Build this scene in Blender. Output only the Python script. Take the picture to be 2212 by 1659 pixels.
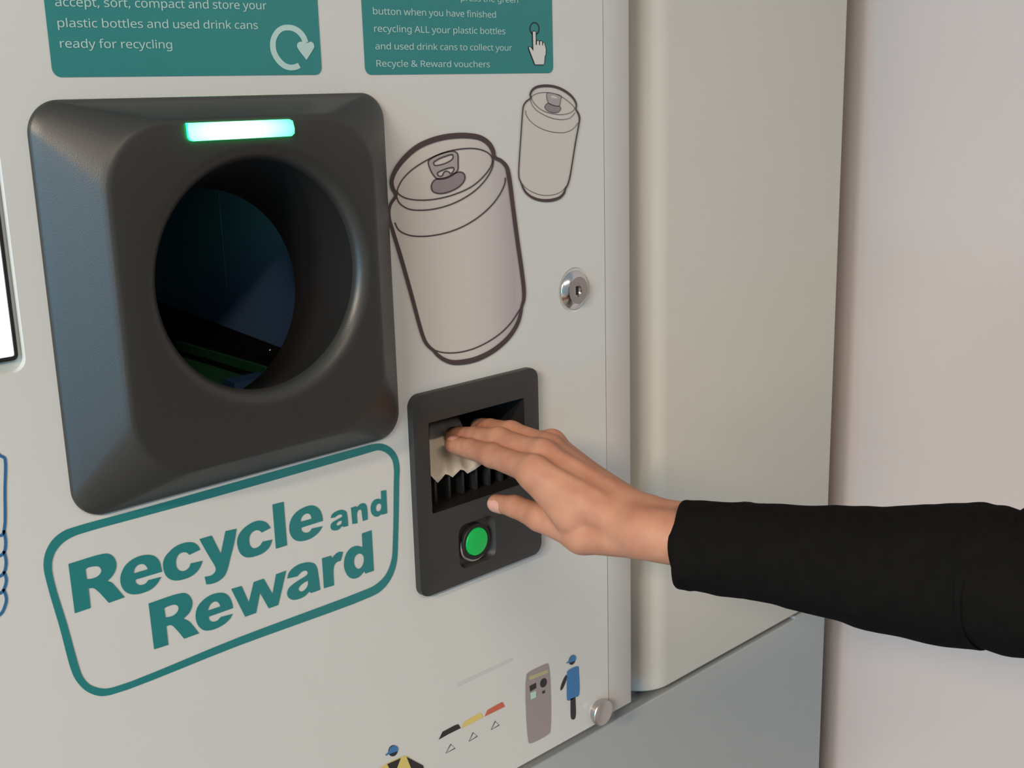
import bpy, bmesh, math, random
import numpy as np
from mathutils import Vector, Matrix, noise

S = bpy.context.scene
COL = S.collection
for o in list(bpy.data.objects):
    bpy.data.objects.remove(o)

# ------------------------------------------------------------------ camera
# World: X runs along the machine front, Y goes into the machine (the printed
# front sheet is the plane Y = 0), Z is up from the floor.
CAM = np.array([0.0, -0.6, 1.40])
RC = np.array([[0.71963706, -0.69382931, -0.02689582],      # camera right
               [-0.18268494, -0.15182531, -0.97137804],     # camera down
               [0.66988709, 0.7039531, -0.23601128]])       # view direction
FPX = 2559.615
cd = bpy.data.cameras.new('camera')
cam = bpy.data.objects.new('camera', cd)
COL.objects.link(cam)
cd.sensor_fit = 'HORIZONTAL'
cd.sensor_width = 36.0
cd.lens = FPX * 36.0 / 2212.0
cd.clip_start = 0.02
M = Matrix.Identity(4)
for i in range(3):
    M[i][0] = RC[0][i]
    M[i][1] = -RC[1][i]
    M[i][2] = -RC[2][i]
    M[i][3] = CAM[i]
cam.matrix_world = M
S.camera = cam

# ------------------------------------------------------------------ world, lamps, exposure
S.view_settings.view_transform = 'Standard'
S.view_settings.look = 'None'
S.view_settings.gamma = 1.0
S.view_settings.exposure = 0.13
S.view_settings.use_curve_mapping = False
W = bpy.data.worlds.new('world')
S.world = W
W.use_nodes = True
bg = W.node_tree.nodes['Background']
bg.inputs[0].default_value = (0.72, 0.88, 1.0, 1)
bg.inputs[1].default_value = 0.33


def area(name, loc, target, sx, sy, power, color):
    l = bpy.data.lights.new(name, 'AREA')
    l.shape = 'RECTANGLE'
    l.size = sx
    l.size_y = sy
    l.energy = power
    l.color = color
    o = bpy.data.objects.new(name, l)
    COL.objects.link(o)
    o.location = loc
    o.rotation_euler = (Vector(target) - Vector(loc)).to_track_quat('-Z', 'Y').to_euler()
    return o


# tall daylight window in the side of the room to the left
area('window_daylight', (-3.2, -1.25, 1.40), (0.3, 0.0, 1.40), 1.6, 2.2, 68, (0.14, 0.62, 1.0))
# fluorescent ceiling strips in front of the machine
for lx, ly, e in [(-3.0, -1.2, 182), (-3.0, -1.9, 178), (-0.5, -2.1, 34)]:
    area('ceiling_strip_light', (lx, ly, 2.72), (lx, ly, 0.0), 1.5, 0.16, e, (0.96, 0.77, 0.57))


# ------------------------------------------------------------------ helpers
def ray(px, py):
    return RC.T @ np.array([px - 1106.0, py - 829.5, FPX])


def at_y(px, py, Y=0.0):
    """point of the plane Y = const seen at a photo pixel"""
    d = ray(px, py)
    return Vector(CAM + d * ((Y - CAM[1]) / d[1]))


def at_x(px, py, X):
    d = ray(px, py)
    return Vector(CAM + d * ((X - CAM[0]) / d[0]))


def at_d(px, py, dist):
    d = ray(px, py)
    return Vector(CAM + d / np.linalg.norm(d) * dist)


def link(name, bm_or_me, mat, parent=None, smooth=None):
    if isinstance(bm_or_me, bmesh.types.BMesh):
        bmesh.ops.recalc_face_normals(bm_or_me, faces=bm_or_me.faces)
        me = bpy.data.meshes.new(name)
        bm_or_me.to_mesh(me)
        bm_or_me.free()
    else:
        me = bm_or_me
    o = bpy.data.objects.new(name, me)
    COL.objects.link(o)
    if mat is not None and not me.materials:
        for m in (mat if isinstance(mat, (list, tuple)) else [mat]):
            me.materials.append(m)
    if parent is not None:
        o.parent = parent
    if smooth is not None:
        me.polygons.foreach_set('use_smooth', [True] * len(me.polygons))
        if smooth < 179:
            me.set_sharp_from_angle(angle=math.radians(smooth))
    return o


def tag(o, label=None, cat=None, group=None, kind=None):
    if label:
        o['label'] = label
    if cat:
        o['category'] = cat
    if group:
        o['group'] = group
    if kind:
        o['kind'] = kind
    return o


def empty(name, loc):
    o = bpy.data.objects.new(name, None)
    COL.objects.link(o)
    o.location = loc
    o.empty_display_size = 0.05
    return o


def keep(o, root):
    """parent a mesh laid out in world coordinates under a root without moving it"""
    o.parent = root
    o.matrix_parent_inverse = Matrix.Translation(root.location).inverted()
    return o


def rrect(x0, x1, z0, z1, r, n=8):
    """rounded rectangle loop, counter-clockwise seen from -Y"""
    pts = []
    for cx, cz, a0 in ((x1 - r, z1 - r, 0), (x0 + r, z1 - r, 90), (x0 + r, z0 + r, 180), (x1 - r, z0 + r, 270)):
        for k in range(n + 1):
            a = math.radians(a0 + 90 * k / n)
            pts.append((cx + r * math.cos(a), cz + r * math.sin(a)))
    return pts


def circle(cx, cz, r, n=64, rz=None):
    rz = r if rz is None else rz
    return [(cx + r * math.cos(2 * math.pi * k / n), cz + rz * math.sin(2 * math.pi * k / n)) for k in range(n)]


def plate(outer, holes=(), y0=0.0, y1=None, bm=None):
    """flat plate in the X-Z plane with holes; y0 front, y1 back (None: a single sheet)"""
    bm = bm or bmesh.new()
    edges = []
    loops = []
    for lp in [outer] + list(holes):
        vs = [bm.verts.new((p[0], y0, p[1])) for p in lp]
        es = [bm.edges.new((vs[i], vs[(i + 1) % len(vs)])) for i in range(len(vs))]
        edges += es
        loops.append(vs)
    res = bmesh.ops.triangle_fill(bm, use_beauty=True, use_dissolve=False, edges=edges, normal=(0, -1, 0))
    faces = [g for g in res['geom'] if isinstance(g, bmesh.types.BMFace)]
    if y1 is not None:
        ret = bmesh.ops.duplicate(bm, geom=faces + [v for l in loops for v in l] + edges)
        vmap = ret['vert_map']
        for l in loops:
            m = [vmap[v] for v in l]
            for v in m:
                v.co.y = y1
            for i in range(len(l)):
                j = (i + 1) % len(l)
                bm.faces.new((l[i], l[j], m[j], m[i]))
    return bm


def loft(rings, bm=None, cap0=False, cap1=False, close=True):
    """rings of 3-D points, equal counts"""
    bm = bm or bmesh.new()
    vr = [[bm.verts.new(p) for p in r] for r in rings]
    n = len(vr[0])
    for a, b in zip(vr[:-1], vr[1:]):
        for i in range(n if close else n - 1):
            j = (i + 1) % n
            bm.faces.new((a[i], a[j], b[j], b[i]))
    if cap0:
        bm.faces.new(vr[0][::-1])
    if cap1:
        bm.faces.new(vr[-1])
    return bm


def yring(loop, y):
    return [(p[0], y, p[1]) for p in loop]


def box(x0, x1, y0, y1, z0, z1, bm=None, bev=0.0):
    b = bmesh.new()
    v = [b.verts.new(p) for p in ((x0, y0, z0), (x1, y0, z0), (x1, y1, z0), (x0, y1, z0), (x0, y0, z1), (x1, y0, z1), (x1, y1, z1), (x0, y1, z1))]
    for f in ((0, 1, 2, 3), (4, 7, 6, 5), (0, 4, 5, 1), (1, 5, 6, 2), (2, 6, 7, 3), (3, 7, 4, 0)):
        b.faces.new([v[i] for i in f])
    if bev:
        bmesh.ops.bevel(b, geom=list(b.edges), offset=bev, segments=3, profile=0.5, affect='EDGES')
    if bm is None:
        return b
    me = bpy.data.meshes.new('t')
    b.to_mesh(me)
    b.free()
    bm.from_mesh(me)
    bpy.data.meshes.remove(me)
    return bm


def spline(pts, closed=True, sub=5):
    """centripetal Catmull-Rom through points; a third value 'c' marks a corner"""
    n = len(pts)
    P = [np.array((p[0], p[1]), float) for p in pts]
    corner = [len(p) > 2 and p[2] == 'c' for p in pts]
    out = []
    for i in range(n if closed else n - 1):
        i1 = (i + 1) % n
        p1, p2 = P[i], P[i1]
        if corner[i] and corner[i1]:
            out.append(p1)
            continue
        p0 = P[(i - 1) % n] if (closed or i > 0) and not corner[i] else p1 - (p2 - p1)
        p3 = P[(i + 2) % n] if (closed or i + 2 < n) and not corner[i1] else p2 + (p2 - p1)
        d = lambda a, b: max(math.hypot(*(b - a)), 1e-9) ** 0.5
        t0 = 0.0
        t1 = t0 + d(p0, p1)
        t2 = t1 + d(p1, p2)
        t3 = t2 + d(p2, p3)
        for k in range(sub):
            t = t1 + (t2 - t1) * k / sub
            a1 = (t1 - t) / (t1 - t0) * p0 + (t - t0) / (t1 - t0) * p1
            a2 = (t2 - t) / (t2 - t1) * p1 + (t - t1) / (t2 - t1) * p2
            a3 = (t3 - t) / (t3 - t2) * p2 + (t - t2) / (t3 - t2) * p3
            b1 = (t2 - t) / (t2 - t0) * a1 + (t - t0) / (t2 - t0) * a2
            b2 = (t3 - t) / (t3 - t1) * a2 + (t - t1) / (t3 - t1) * a3
            out.append((t2 - t) / (t2 - t1) * b1 + (t - t1) / (t2 - t1) * b2)
    if not closed:
        out.append(P[-1])
    return [(float(p[0]), float(p[1])) for p in out]


class Tile:
    """a patch of the photograph read at some magnification: gives panel coordinates"""
    def __init__(s, ox, oy, k, Y=0.0):
        s.ox, s.oy, s.k, s.Y = ox, oy, k, Y

    def __call__(s, p):
        v = at_y(s.ox + s.k * p[0], s.oy + s.k * p[1], s.Y)
        return (v.x, v.z)

    def loop(s, pts, closed=True, sub=5):
        return [s(p) for p in spline(pts, closed, sub)]


def fill(tile, outer, holes=(), y=-0.0004, bm=None, sub=5):
    return plate(tile.loop(outer, sub=sub), [tile.loop(h, sub=sub) for h in holes], y, None, bm)


def ribbon(tile, pts, width, closed=False, y=-0.0005, bm=None, sub=5, smooth=True):
    """a pen stroke on the panel: pts (x, y[, width]) in tile pixels"""
    bm = bm or bmesh.new()
    ws = [(p[2] if len(p) > 2 else width) for p in pts]
    P = spline([(p[0], p[1]) for p in pts], closed, sub) if smooth else [(p[0], p[1]) for p in pts]
    if smooth:
        m_ = len(ws)
        Wd = []
        for i in range(m_ if closed else m_ - 1):
            for k in range(sub):
                Wd.append((ws[i] + (ws[(i + 1) % m_] - ws[i]) * k / sub, 0))
        if not closed:
            Wd.append((ws[-1], 0))
    else:
        Wd = [(w, 0) for w in ws]
    n = len(P)
    L, R = [], []
    for i in range(n):
        a = P[(i - 1) % n] if (closed or i > 0) else P[i]
        b = P[(i + 1) % n] if (closed or i < n - 1) else P[i]
        t = Vector((b[0] - a[0], b[1] - a[1]))
        if t.length < 1e-9:
            t = Vector((1, 0))
        t.normalize()
        h = max(Wd[i][0], 0.5) / 2
        q = (P[i][0] - t.y * h, P[i][1] + t.x * h)
        r = (P[i][0] + t.y * h, P[i][1] - t.x * h)
        a2, b2 = tile(q), tile(r)
        L.append(bm.verts.new((a2[0], y, a2[1])))
        R.append(bm.verts.new((b2[0], y, b2[1])))
    for i in range(n if closed else n - 1):
        j = (i + 1) % n
        bm.faces.new((L[i], L[j], R[j], R[i]))
    return bm


PX = Tile(0, 0, 1.0)


SANS = None
try:
    import os
    _d = bpy.utils.system_resource('DATAFILES', path='fonts')
    SANS = bpy.data.fonts.load(os.path.join(_d, 'NotoSansHebrew-Regular.woff2'))
except Exception:
    SANS = None


def text_on_panel(name, lines, mat, y, heavy=0.0):
    """lines: (string, left baseline px, right baseline px, ascender height px); one mesh for a block of text"""
    bm = bmesh.new()
    for s, l, r, h in lines:
        cu = bpy.data.curves.new('txt', 'FONT')
        cu.body = s
        cu.size = 1.0
        cu.offset = heavy
        cu.space_character = 0.97
        if SANS is not None:
            cu.font = SANS
        cu.resolution_u = 6
        to = bpy.data.objects.new('txt', cu)
        COL.objects.link(to)
        bpy.context.view_layer.update()
        me = bpy.data.meshes.new_from_object(to.evaluated_get(bpy.context.evaluated_depsgraph_get()))
        xs = [v.co.x for v in me.vertices]
        x0, x1 = min(xs), max(xs)
        a, b = at_y(*l), at_y(*r)
        c = at_y(l[0], l[1] - h)
        ex = (b - a) / (x1 - x0)
        ez = Vector((0, 0, (c - a).z)) / 0.73
        for v in me.vertices:
            p = a + ex * (v.co.x - x0) + ez * v.co.y
            v.co = (p.x, y, p.z)
        bm.from_mesh(me)
        bpy.data.objects.remove(to)
        bpy.data.curves.remove(cu)
        bpy.data.meshes.remove(me)
    return link(name, bm, mat)


# ------------------------------------------------------------------ materials
def srgb(r, g, b):
    f = lambda c: ((c / 255 + 0.055) / 1.055) ** 2.4 if c > 10 else c / 255 / 12.92
    return (f(r), f(g), f(b), 1)


def mat(name, color, rough=0.5, metal=0.0, spec=0.5, noise=0.0, nscale=60, bump=0.0, bscale=400, emit=None, estr=0.0, coat=0.0, sss=0.0):
    m = bpy.data.materials.new(name)
    m.use_nodes = True
    nt = m.node_tree
    b = nt.nodes['Principled BSDF']
    if len(color) == 3:
        color = (*color, 1)
    b.inputs['Base Color'].default_value = color
    b.inputs['Roughness'].default_value = rough
    b.inputs['Metallic'].default_value = metal
    b.inputs['Specular IOR Level'].default_value = spec
    b.inputs['Coat Weight'].default_value = coat
    if sss:
        b.inputs['Subsurface Weight'].default_value = sss
        b.inputs['Subsurface Radius'].default_value = (1.0, 0.35, 0.2)
        b.inputs['Subsurface Scale'].default_value = 0.004
    if emit:
        b.inputs['Emission Color'].default_value = (*emit[:3], 1)
        b.inputs['Emission Strength'].default_value = estr
    tc = nt.nodes.new('ShaderNodeTexCoord')
    if noise:
        nz = nt.nodes.new('ShaderNodeTexNoise')
        nz.inputs['Scale'].default_value = nscale
        nz.inputs['Detail'].default_value = 4
        nt.links.new(tc.outputs['Object'], nz.inputs['Vector'])
        mx = nt.nodes.new('ShaderNodeMix')
        mx.data_type = 'RGBA'
        mx.inputs[6].default_value = tuple(c * (1 - noise) for c in color[:3]) + (1,)
        mx.inputs[7].default_value = tuple(min(1, c * (1 + noise)) for c in color[:3]) + (1,)
        nt.links.new(nz.outputs['Fac'], mx.inputs[0])
        nt.links.new(mx.outputs[2], b.inputs['Base Color'])
    if bump:
        nb = nt.nodes.new('ShaderNodeTexNoise')
        nb.inputs['Scale'].default_value = bscale
        nb.inputs['Detail'].default_value = 3
        nt.links.new(tc.outputs['Object'], nb.inputs['Vector'])
        bp = nt.nodes.new('ShaderNodeBump')
        bp.inputs['Strength'].default_value = bump
        bp.inputs['Distance'].default_value = 0.001
        nt.links.new(nb.outputs['Fac'], bp.inputs['Height'])
        nt.links.new(bp.outputs['Normal'], b.inputs['Normal'])
    return m


M_PANEL = mat('white_acrylic', (0.575, 0.58, 0.565), 0.22, spec=0.35, noise=0.015, nscale=25)
M_EDGE = mat('clear_acrylic_edge', (0.42, 0.46, 0.45), 0.15, spec=0.5)
M_STRIP = mat('door_edge_grey', (0.50, 0.485, 0.475), 0.40, spec=0.35, noise=0.02, nscale=40)
M_CAB = mat('grey_coated_metal', (0.50, 0.49, 0.45), 0.42, spec=0.4, noise=0.02, nscale=30, bump=0.05, bscale=900)
M_BASE = mat('grey_base_metal', (0.34, 0.365, 0.37), 0.42, spec=0.4, noise=0.02, nscale=30, bump=0.05, bscale=900)  # cooler than the cabinet grey: bluish light put into the colour
M_DARK = mat('charcoal_plastic', (0.028, 0.027, 0.025), 0.40, spec=0.5, noise=0.06, nscale=300, bump=0.08, bscale=1500)
M_BLACK = mat('black_plastic', (0.015, 0.014, 0.014), 0.45, spec=0.3)
M_RIB = mat('dark_rib_plastic', (0.02, 0.02, 0.02), 0.4, spec=0.5)
M_INNER = mat('blue_grey_liner', (0.12, 0.22, 0.42), 0.55, spec=0.2)
M_INNER2 = mat('blue_grey_liner_back', (0.085, 0.16, 0.25), 0.55, spec=0.2)
M_TEAL = mat('teal_ink', (0.030, 0.205, 0.205), 0.30, spec=0.35, noise=0.05, nscale=40)
M_TEALL = mat('teal_logo_ink', (0.022, 0.185, 0.190), 0.30, spec=0.35, noise=0.05, nscale=60)
M_PALE = mat('pale_sign_ink', (0.42, 0.58, 0.56), 0.3, spec=0.35)
M_INK = mat('dark_brown_ink', (0.066, 0.047, 0.049), 0.3, spec=0.3)
M_INKB = mat('black_ink', (0.025, 0.024, 0.026), 0.3, spec=0.3)
M_TAB = mat('grey_ink', (0.34, 0.31, 0.32), 0.3, spec=0.3)
M_OVAL = mat('dark_grey_ink', (0.24, 0.21, 0.22), 0.3, spec=0.3)
M_BLUEINK = mat('blue_ink', (0.03, 0.13, 0.29), 0.3, spec=0.3)
M_PBLUE = mat('workwear_blue_ink', (0.045, 0.17, 0.38), 0.3, spec=0.3)
M_PGREY = mat('warm_grey_ink', (0.29, 0.25, 0.25), 0.3, spec=0.3)
M_YEL = mat('yellow_ink', (0.62, 0.50, 0.16), 0.3, spec=0.3)
M_YELP = mat('pale_yellow_ink', (0.42, 0.37, 0.22), 0.3, spec=0.3)
M_RED = mat('red_ink', (0.50, 0.12, 0.07), 0.3, spec=0.3)
M_FAINT = mat('faint_grey_ink', (0.52, 0.52, 0.515), 0.3, spec=0.3)
M_CHROME = mat('polished_steel', (0.72, 0.70, 0.68), 0.16, metal=1.0)
M_STEEL = mat('satin_steel', (0.55, 0.52, 0.50), 0.30, metal=1.0)
M_LED = mat('green_led_lens', (0.1, 0.6, 0.3), 0.3, emit=(0.16, 1.0, 0.52), estr=4.0)
M_LEDSIDE = mat('green_led_side', (0.05, 0.5, 0.1), 0.3, emit=(0.0, 1.0, 0.22), estr=8.0)
M_BTN = mat('green_button_lens', (0.0, 0.25, 0.06), 0.35, emit=(0.0, 0.36, 0.035), estr=0.42)
M_SCREEN = mat('lit_screen', (0.5, 0.5, 0.5), 0.2, emit=(0.90, 0.98, 1.0), estr=1.15)
M_PAPER = mat('cream_paper', (0.66, 0.60, 0.50), 0.7, spec=0.2, noise=0.03, nscale=200)
M_WALL = mat('pinkish_white_paint', (0.53, 0.463, 0.442), 0.8, spec=0.2, noise=0.02, nscale=8, bump=0.1, bscale=300)
M_GAPFILL = mat('gap_fill_grey', (0.25, 0.24, 0.225), 0.6)  # for the added pieces that keep the gaps dark
M_FLOOR = mat('grey_floor_vinyl', (0.14, 0.135, 0.13), 0.5, noise=0.1, nscale=20)
M_SLEEVE = mat('black_knit', (0.0060, 0.0054, 0.0050), 0.95, spec=0.05, noise=0.25, nscale=120, bump=0.25, bscale=1400)
M_NAIL = mat('fingernail', (0.56, 0.29, 0.23), 0.3, spec=0.5)
M_GREENBELT = mat('green_belt', (0.012, 0.075, 0.028), 0.5)
M_BLUEBELT = mat('blue_belt', (0.02, 0.055, 0.13), 0.5)

# ------------------------------------------------------------------ setting
YR = 0.012                               # the side and base panels stand this far behind the door face
XS, XE, XC = 0.6723, 0.7021, 1.0270      # seam, outer edge of the door, right edge of the cabinet
ZB = 0.8930                              # bottom edge of the door
XW = 1.098                               # wall beside the machine
bm = bmesh.new()
v = [bm.verts.new(p) for p in ((-3.4, -3.6, 0), (XW, -3.6, 0), (XW, 0.66, 0), (-3.4, 0.66, 0))]
bm.faces.new(v)
tag(link('floor', bm, M_FLOOR), kind='structure')
tag(link('wall_right', box(XW, XW + 0.1, -3.6, 0.66, 0, 2.75), M_WALL), kind='structure')
tag(link('wall_back', box(-3.4, XW, 0.60, 0.66, 0, 2.75), M_WALL), kind='structure')

# ------------------------------------------------------------------ the machine
machine = empty('recycling_machine', (0.33, 0.28, 0.0))
tag(machine, 'white reverse vending machine with teal signs, round dark intake and grey metal side', 'machine')


def part(name, geo, m, smooth=None, label=None, parent=None):
    o = link(name, geo, m, None, smooth)
    o.parent = machine if parent is None else parent
    o.matrix_parent_inverse = Matrix.Translation(machine.location).inverted() if parent is None else Matrix.Identity(4)
    if label:
        o['label'] = label
    return o


# front sheet with its cut-outs
IC = (0.3582, 1.3048)                    # intake centre
scr_out = rrect(-0.12, at_y(46, 700).x, at_y(30, 806).z, 1.455, 0.007)
slot_back = rrect(0.484, 0.581, 1.075, 1.192, 0.004)
lockc = at_y(1241, 626)
front = part('front_panel', plate([(-0.36, ZB), (XS - 0.0005, ZB), (XS - 0.0005, 2.05), (-0.36, 2.05)],
             [circle(IC[0], IC[1], 0.078, 64), slot_back, scr_out, circle(lockc.x, lockc.z, 0.0168, 40)], 0.0, 0.005),
             M_PANEL, label='glossy white printed front sheet')
part('door_edge', box(XS + 0.0006, XE, 0.0004, 0.024, ZB + 0.0012, 2.05, bev=0.0012), M_STRIP, 40, label='grey vertical edge strip of the door')
part('door_core', plate([(-0.36, ZB), (XS, ZB), (XS, 2.05), (-0.36, 2.05)],
     [rrect(0.27, 0.445, 1.2, 1.39, 0.01), rrect(0.474, 0.592, 1.07, 1.2, 0.004), scr_out], 0.0052, 0.022), M_STRIP)

# grey side panel: rolled left edge, flat front, square right return
prof = []
rF = 0.036
xt = 0.7650
for k in range(0, 19):
    t = math.radians(90 - 90 * k / 18)
    prof.append((xt - rF * math.sin(t), YR + rF * (1 - math.cos(t))))
prof = [(xt - rF, 0.20), (xt - rF, 0.08)] + prof
for k in range(0, 7):
    t = math.radians(90 * k / 6)
    prof.append((XC - 0.003 + 0.003 * math.sin(t), YR + 0.003 * (1 - math.cos(t))))
prof += [(XC, 0.30), (XC, 0.58)]
zs0 = 0.8817
ob = part('side_panel', loft([[(p[0], p[1], z) for p in prof] for z in (zs0, zs0 + 0.0012, 2.05)], close=False), M_CAB, 35,
     label='tall grey metal panel with a rolled left edge')
so = ob.modifiers.new('thick', 'SOLIDIFY')
so.thickness = 0.0015
so.offset = -1
# base panel with rounded top lip, under the door and the side panel
ZL = 0.8754
prof = [(0.090, ZL - 0.0005), (YR + 0.0022, ZL)]
for k in range(0, 7):
    t = math.radians(90 * k / 6)
    prof.append((YR + 0.0016 - 0.0016 * math.sin(t), ZL - 0.0016 * (1 - math.cos(t))))
prof += [(YR, 0.5), (YR, 0.02)]
bmB = loft([[(x, p[0], p[1]) for p in prof] for x in (-0.36, XC - 0.0005)], close=False)
box(XC - 0.002, XC, YR + 0.003, 0.58, 0.0, ZL - 0.004, bmB)
part('base_panel', bmB, M_BASE, 40, label='grey metal base panel below the door')
# bright packing piece where the gap under the side panel narrows
g = at_y(1718, 1333, YR)
part('gap_spacer', box(g.x, XC - 0.003, YR + 0.0006, 0.05, ZL - 0.002, ZL + 0.0026, bev=0.0006), M_BASE)
part('gap_dark_backing', box(XE - 0.004, XC - 0.004, YR + 0.020, 0.05, ZL - 0.004, ZL + 0.0066), M_GAPFILL)  # added dark strip that cuts bounced light in the gap
part('gap_light_block', box(-0.35, XE - 0.004, 0.017, 0.03, ZL - 0.001, ZB + 0.004), M_GAPFILL)  # added filler that blocks light passing under the door
part('rear_panel', box(-0.36, XC, 0.57, 0.58, 0.0, 2.05), M_CAB)
part('top_panel', box(-0.36, XC, 0.0, 0.58, 2.05, 2.06), M_CAB)
part('left_side_panel', box(-0.37, -0.36, 0.0, 0.58, 0.0, 2.06), M_CAB)

# ---- intake bezel
N = 12
cr = [(IC[0], IC[1])]
of = (0.2435, 0.4656, 1.1847, 1.4044)
ff = (0.2690, 0.4375, 1.2040, 1.3928)
DF = 0.027


def mixloop(a, b, t):
    return [(p[0] * (1 - t) + q[0] * t, p[1] * (1 - t) + q[1] * t) for p, q in zip(a, b)]


o_l = rrect(*of, 0.017, N)
o_in = rrect(of[0] + 0.001, of[1] - 0.001, of[2] + 0.001, of[3] - 0.001, 0.016, N)
f_l = rrect(*ff, 0.036, N)
f_in = rrect(ff[0] + 0.003, ff[1] - 0.003, ff[2] + 0.003, ff[3] - 0.003, 0.034, N)


def radial(loop, r, c=IC):
    out = []
    for p in loop:
        a = math.atan2(p[1] - c[1], p[0] - c[0])
        out.append((c[0] + r * math.cos(a), c[1] + r * math.sin(a)))
    return out


def dens(loop, m=3):
    out = []
    for i, p in enumerate(loop):
        q = loop[(i + 1) % len(loop)]
        d = math.hypot(q[0] - p[0], q[1] - p[1])
        out.append(p)
        if d > 0.01:
            k = 12
            for j in range(1, k):
                out.append((p[0] + (q[0] - p[0]) * j / k, p[1] + (q[1] - p[1]) * j / k))
    return out


# equal subdivision of every straight run keeps the loops matched
def dens_all(loops):
    n = len(loops[0])
    outs = [[] for _ in loops]
    for i in range(n):
        straight = any(math.hypot(l[(i + 1) % n][0] - l[i][0], l[(i + 1) % n][1] - l[i][1]) > 0.02 for l in loops)
        k = 12 if straight else 1
        for l, o in zip(loops, outs):
            p, q = l[i], l[(i + 1) % n]
            for j in range(k):
                o.append((p[0] + (q[0] - p[0]) * j / k, p[1] + (q[1] - p[1]) * j / k))
    return outs


o_l, o_in, f_l, f_in = dens_all([o_l, o_in, f_l, f_in])
rings = [yring(o_l, -0.0002), yring(o_l, -0.0020), yring(o_in, -0.0032)]
rings += [yring(mixloop(o_in, f_l, t), -0.0032 + (-DF + 0.0032) * t * 0.97) for t in (0.15, 0.5, 0.9)]
rings += [yring(mixloop(o_in, f_l, 0.985), -DF + 0.0011), yring(mixloop(f_l, f_in, 0.3), -DF + 0.0003), yring(f_in, -DF)]
# face to the hole
RH = 0.0650
for t in (0.5, 1.0):
    rings.append(yring(mixloop(f_in, radial(f_in, RH + 0.0100), t), -DF))
for k in range(1, 9):
    a = math.radians(90 * k / 8)
    rings.append(yring(radial(f_in, RH + 0.0100 * (1 - math.sin(a))), -DF + 0.0085 * (1 - math.cos(a))))
bez = part('intake_bezel', loft(rings), M_DARK, 40, label='square charcoal plastic surround of the intake hole')
# tube behind it, sinking slightly
IC2 = (0.358, 1.2865)
ang = [math.atan2(p[1] - IC[1], p[0] - IC[0]) for p in f_in]
tube = []
for t in (0, 0.02, 0.25, 0.5, 0.75, 1.0):
    c = (IC[0] + (IC2[0] - IC[0]) * t, IC[1] + (IC2[1] - IC[1]) * t)
    tube.append([(c[0] + RH * math.cos(a), -DF + 0.0085 + 0.0635 * t, c[1] + RH * math.sin(a)) for a in ang])
part('intake_tube', loft(tube), M_BLACK, 60, 'black tube inside the intake', parent=bez)
# status lamp set into the face above the hole
lp = Tile(0, 0, 1.0, -DF)
lamp_loop = lp.loop([(401, 266, 'c'), (622, 257.5, 'c'), (629, 261, 'c'), (633, 277, 'c'), (633, 288, 'c'), (627, 294, 'c'), (417, 305, 'c'), (409, 303, 'c'), (405, 297, 'c')], sub=1)
bm = plate(lamp_loop, (), -DF - 0.0016, -DF + 0.002)
bmesh.ops.recalc_face_normals(bm, faces=bm.faces)
for f in bm.faces:
    f.material_index = 0 if f.normal.y < -0.5 else 1
led = part('status_light', bm, [M_LED, M_LEDSIDE], None, 'lit green status bar', parent=bez)
# the lens is brightest over the diodes in its middle
nt = M_LED.node_tree
tcn = nt.nodes.new('ShaderNodeTexCoord')
vm = nt.nodes.new('ShaderNodeVectorMath')
vm.operation = 'SUBTRACT'
lcx = sum(q[0] for q in lamp_loop) / len(lamp_loop)
la, lb_ = lp((400, 285)), lp((633, 277))
lcx = (la[0] + lb_[0]) / 2 - 0.004
lcz = (la[1] + lb_[1]) / 2
vm.inputs[1].default_value = (lcx, 0, lcz)
vs = nt.nodes.new('ShaderNodeVectorMath')
vs.operation = 'MULTIPLY'
vs.inputs[1].default_value = (1 / 0.042, 0, 1 / 0.0105)
vl = nt.nodes.new('ShaderNodeVectorMath')
vl.operation = 'LENGTH'
rp = nt.nodes.new('ShaderNodeValToRGB')
rp.color_ramp.elements[0].position = 0.35
rp.color_ramp.elements[0].color = (0.80, 1.0, 0.93, 1)
rp.color_ramp.elements[1].position = 1.0
rp.color_ramp.elements[1].color = (0.0, 0.75, 0.30, 1)
e3 = rp.color_ramp.elements.new(0.75)
e3.color = (0.30, 1.0, 0.70, 1)
nt.links.new(tcn.outputs['Object'], vm.inputs[0])
nt.links.new(vm.outputs[0], vs.inputs[0])
nt.links.new(vs.outputs[0], vl.inputs[0])
nt.links.new(vl.outputs['Value'], rp.inputs[0])
nt.links.new(rp.outputs[0], nt.nodes['Principled BSDF'].inputs['Emission Color'])
nt.nodes['Principled BSDF'].inputs['Emission Strength'].default_value = 1.25

# chamber and conveyor seen through the hole
XR = 0.440
Y0 = 0.0445
a = at_x(340, 650, XR)
b = at_x(636, 762, XR)
zlow = lambda y: b.z + (a.z - b.z) * (y - b.y) / (a.y - b.y)
bm = bmesh.new()
v = [bm.verts.new(p) for p in ((XR, Y0, zlow(Y0)), (XR, 0.5, zlow(0.5)), (XR, 0.5, 1.42), (XR, Y0, 1.42))]
bm.faces.new(v)
seam = at_x(485, 560, XR)
box(XR - 0.0004, XR + 0.004, seam.y, 0.5, zlow(0.5), 1.42, bm)
part('chamber_wall', bm, M_INNER, None, 'dim blue-grey wall inside the intake', parent=bez)
bm = bmesh.new()
box(0.26, XR + 0.01, 0.5, 0.51, 1.10, 1.45, bm)
box(0.26, XR + 0.01, Y0, 0.51, 1.42, 1.43, bm)
box(0.25, 0.26, Y0, 0.51, 1.10, 1.45, bm)
box(0.25, 0.50, Y0, 0.51, 1.08, 1.10, bm)
part('chamber_shell', bm, M_BLACK, parent=bez)
bm = bmesh.new()
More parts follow.
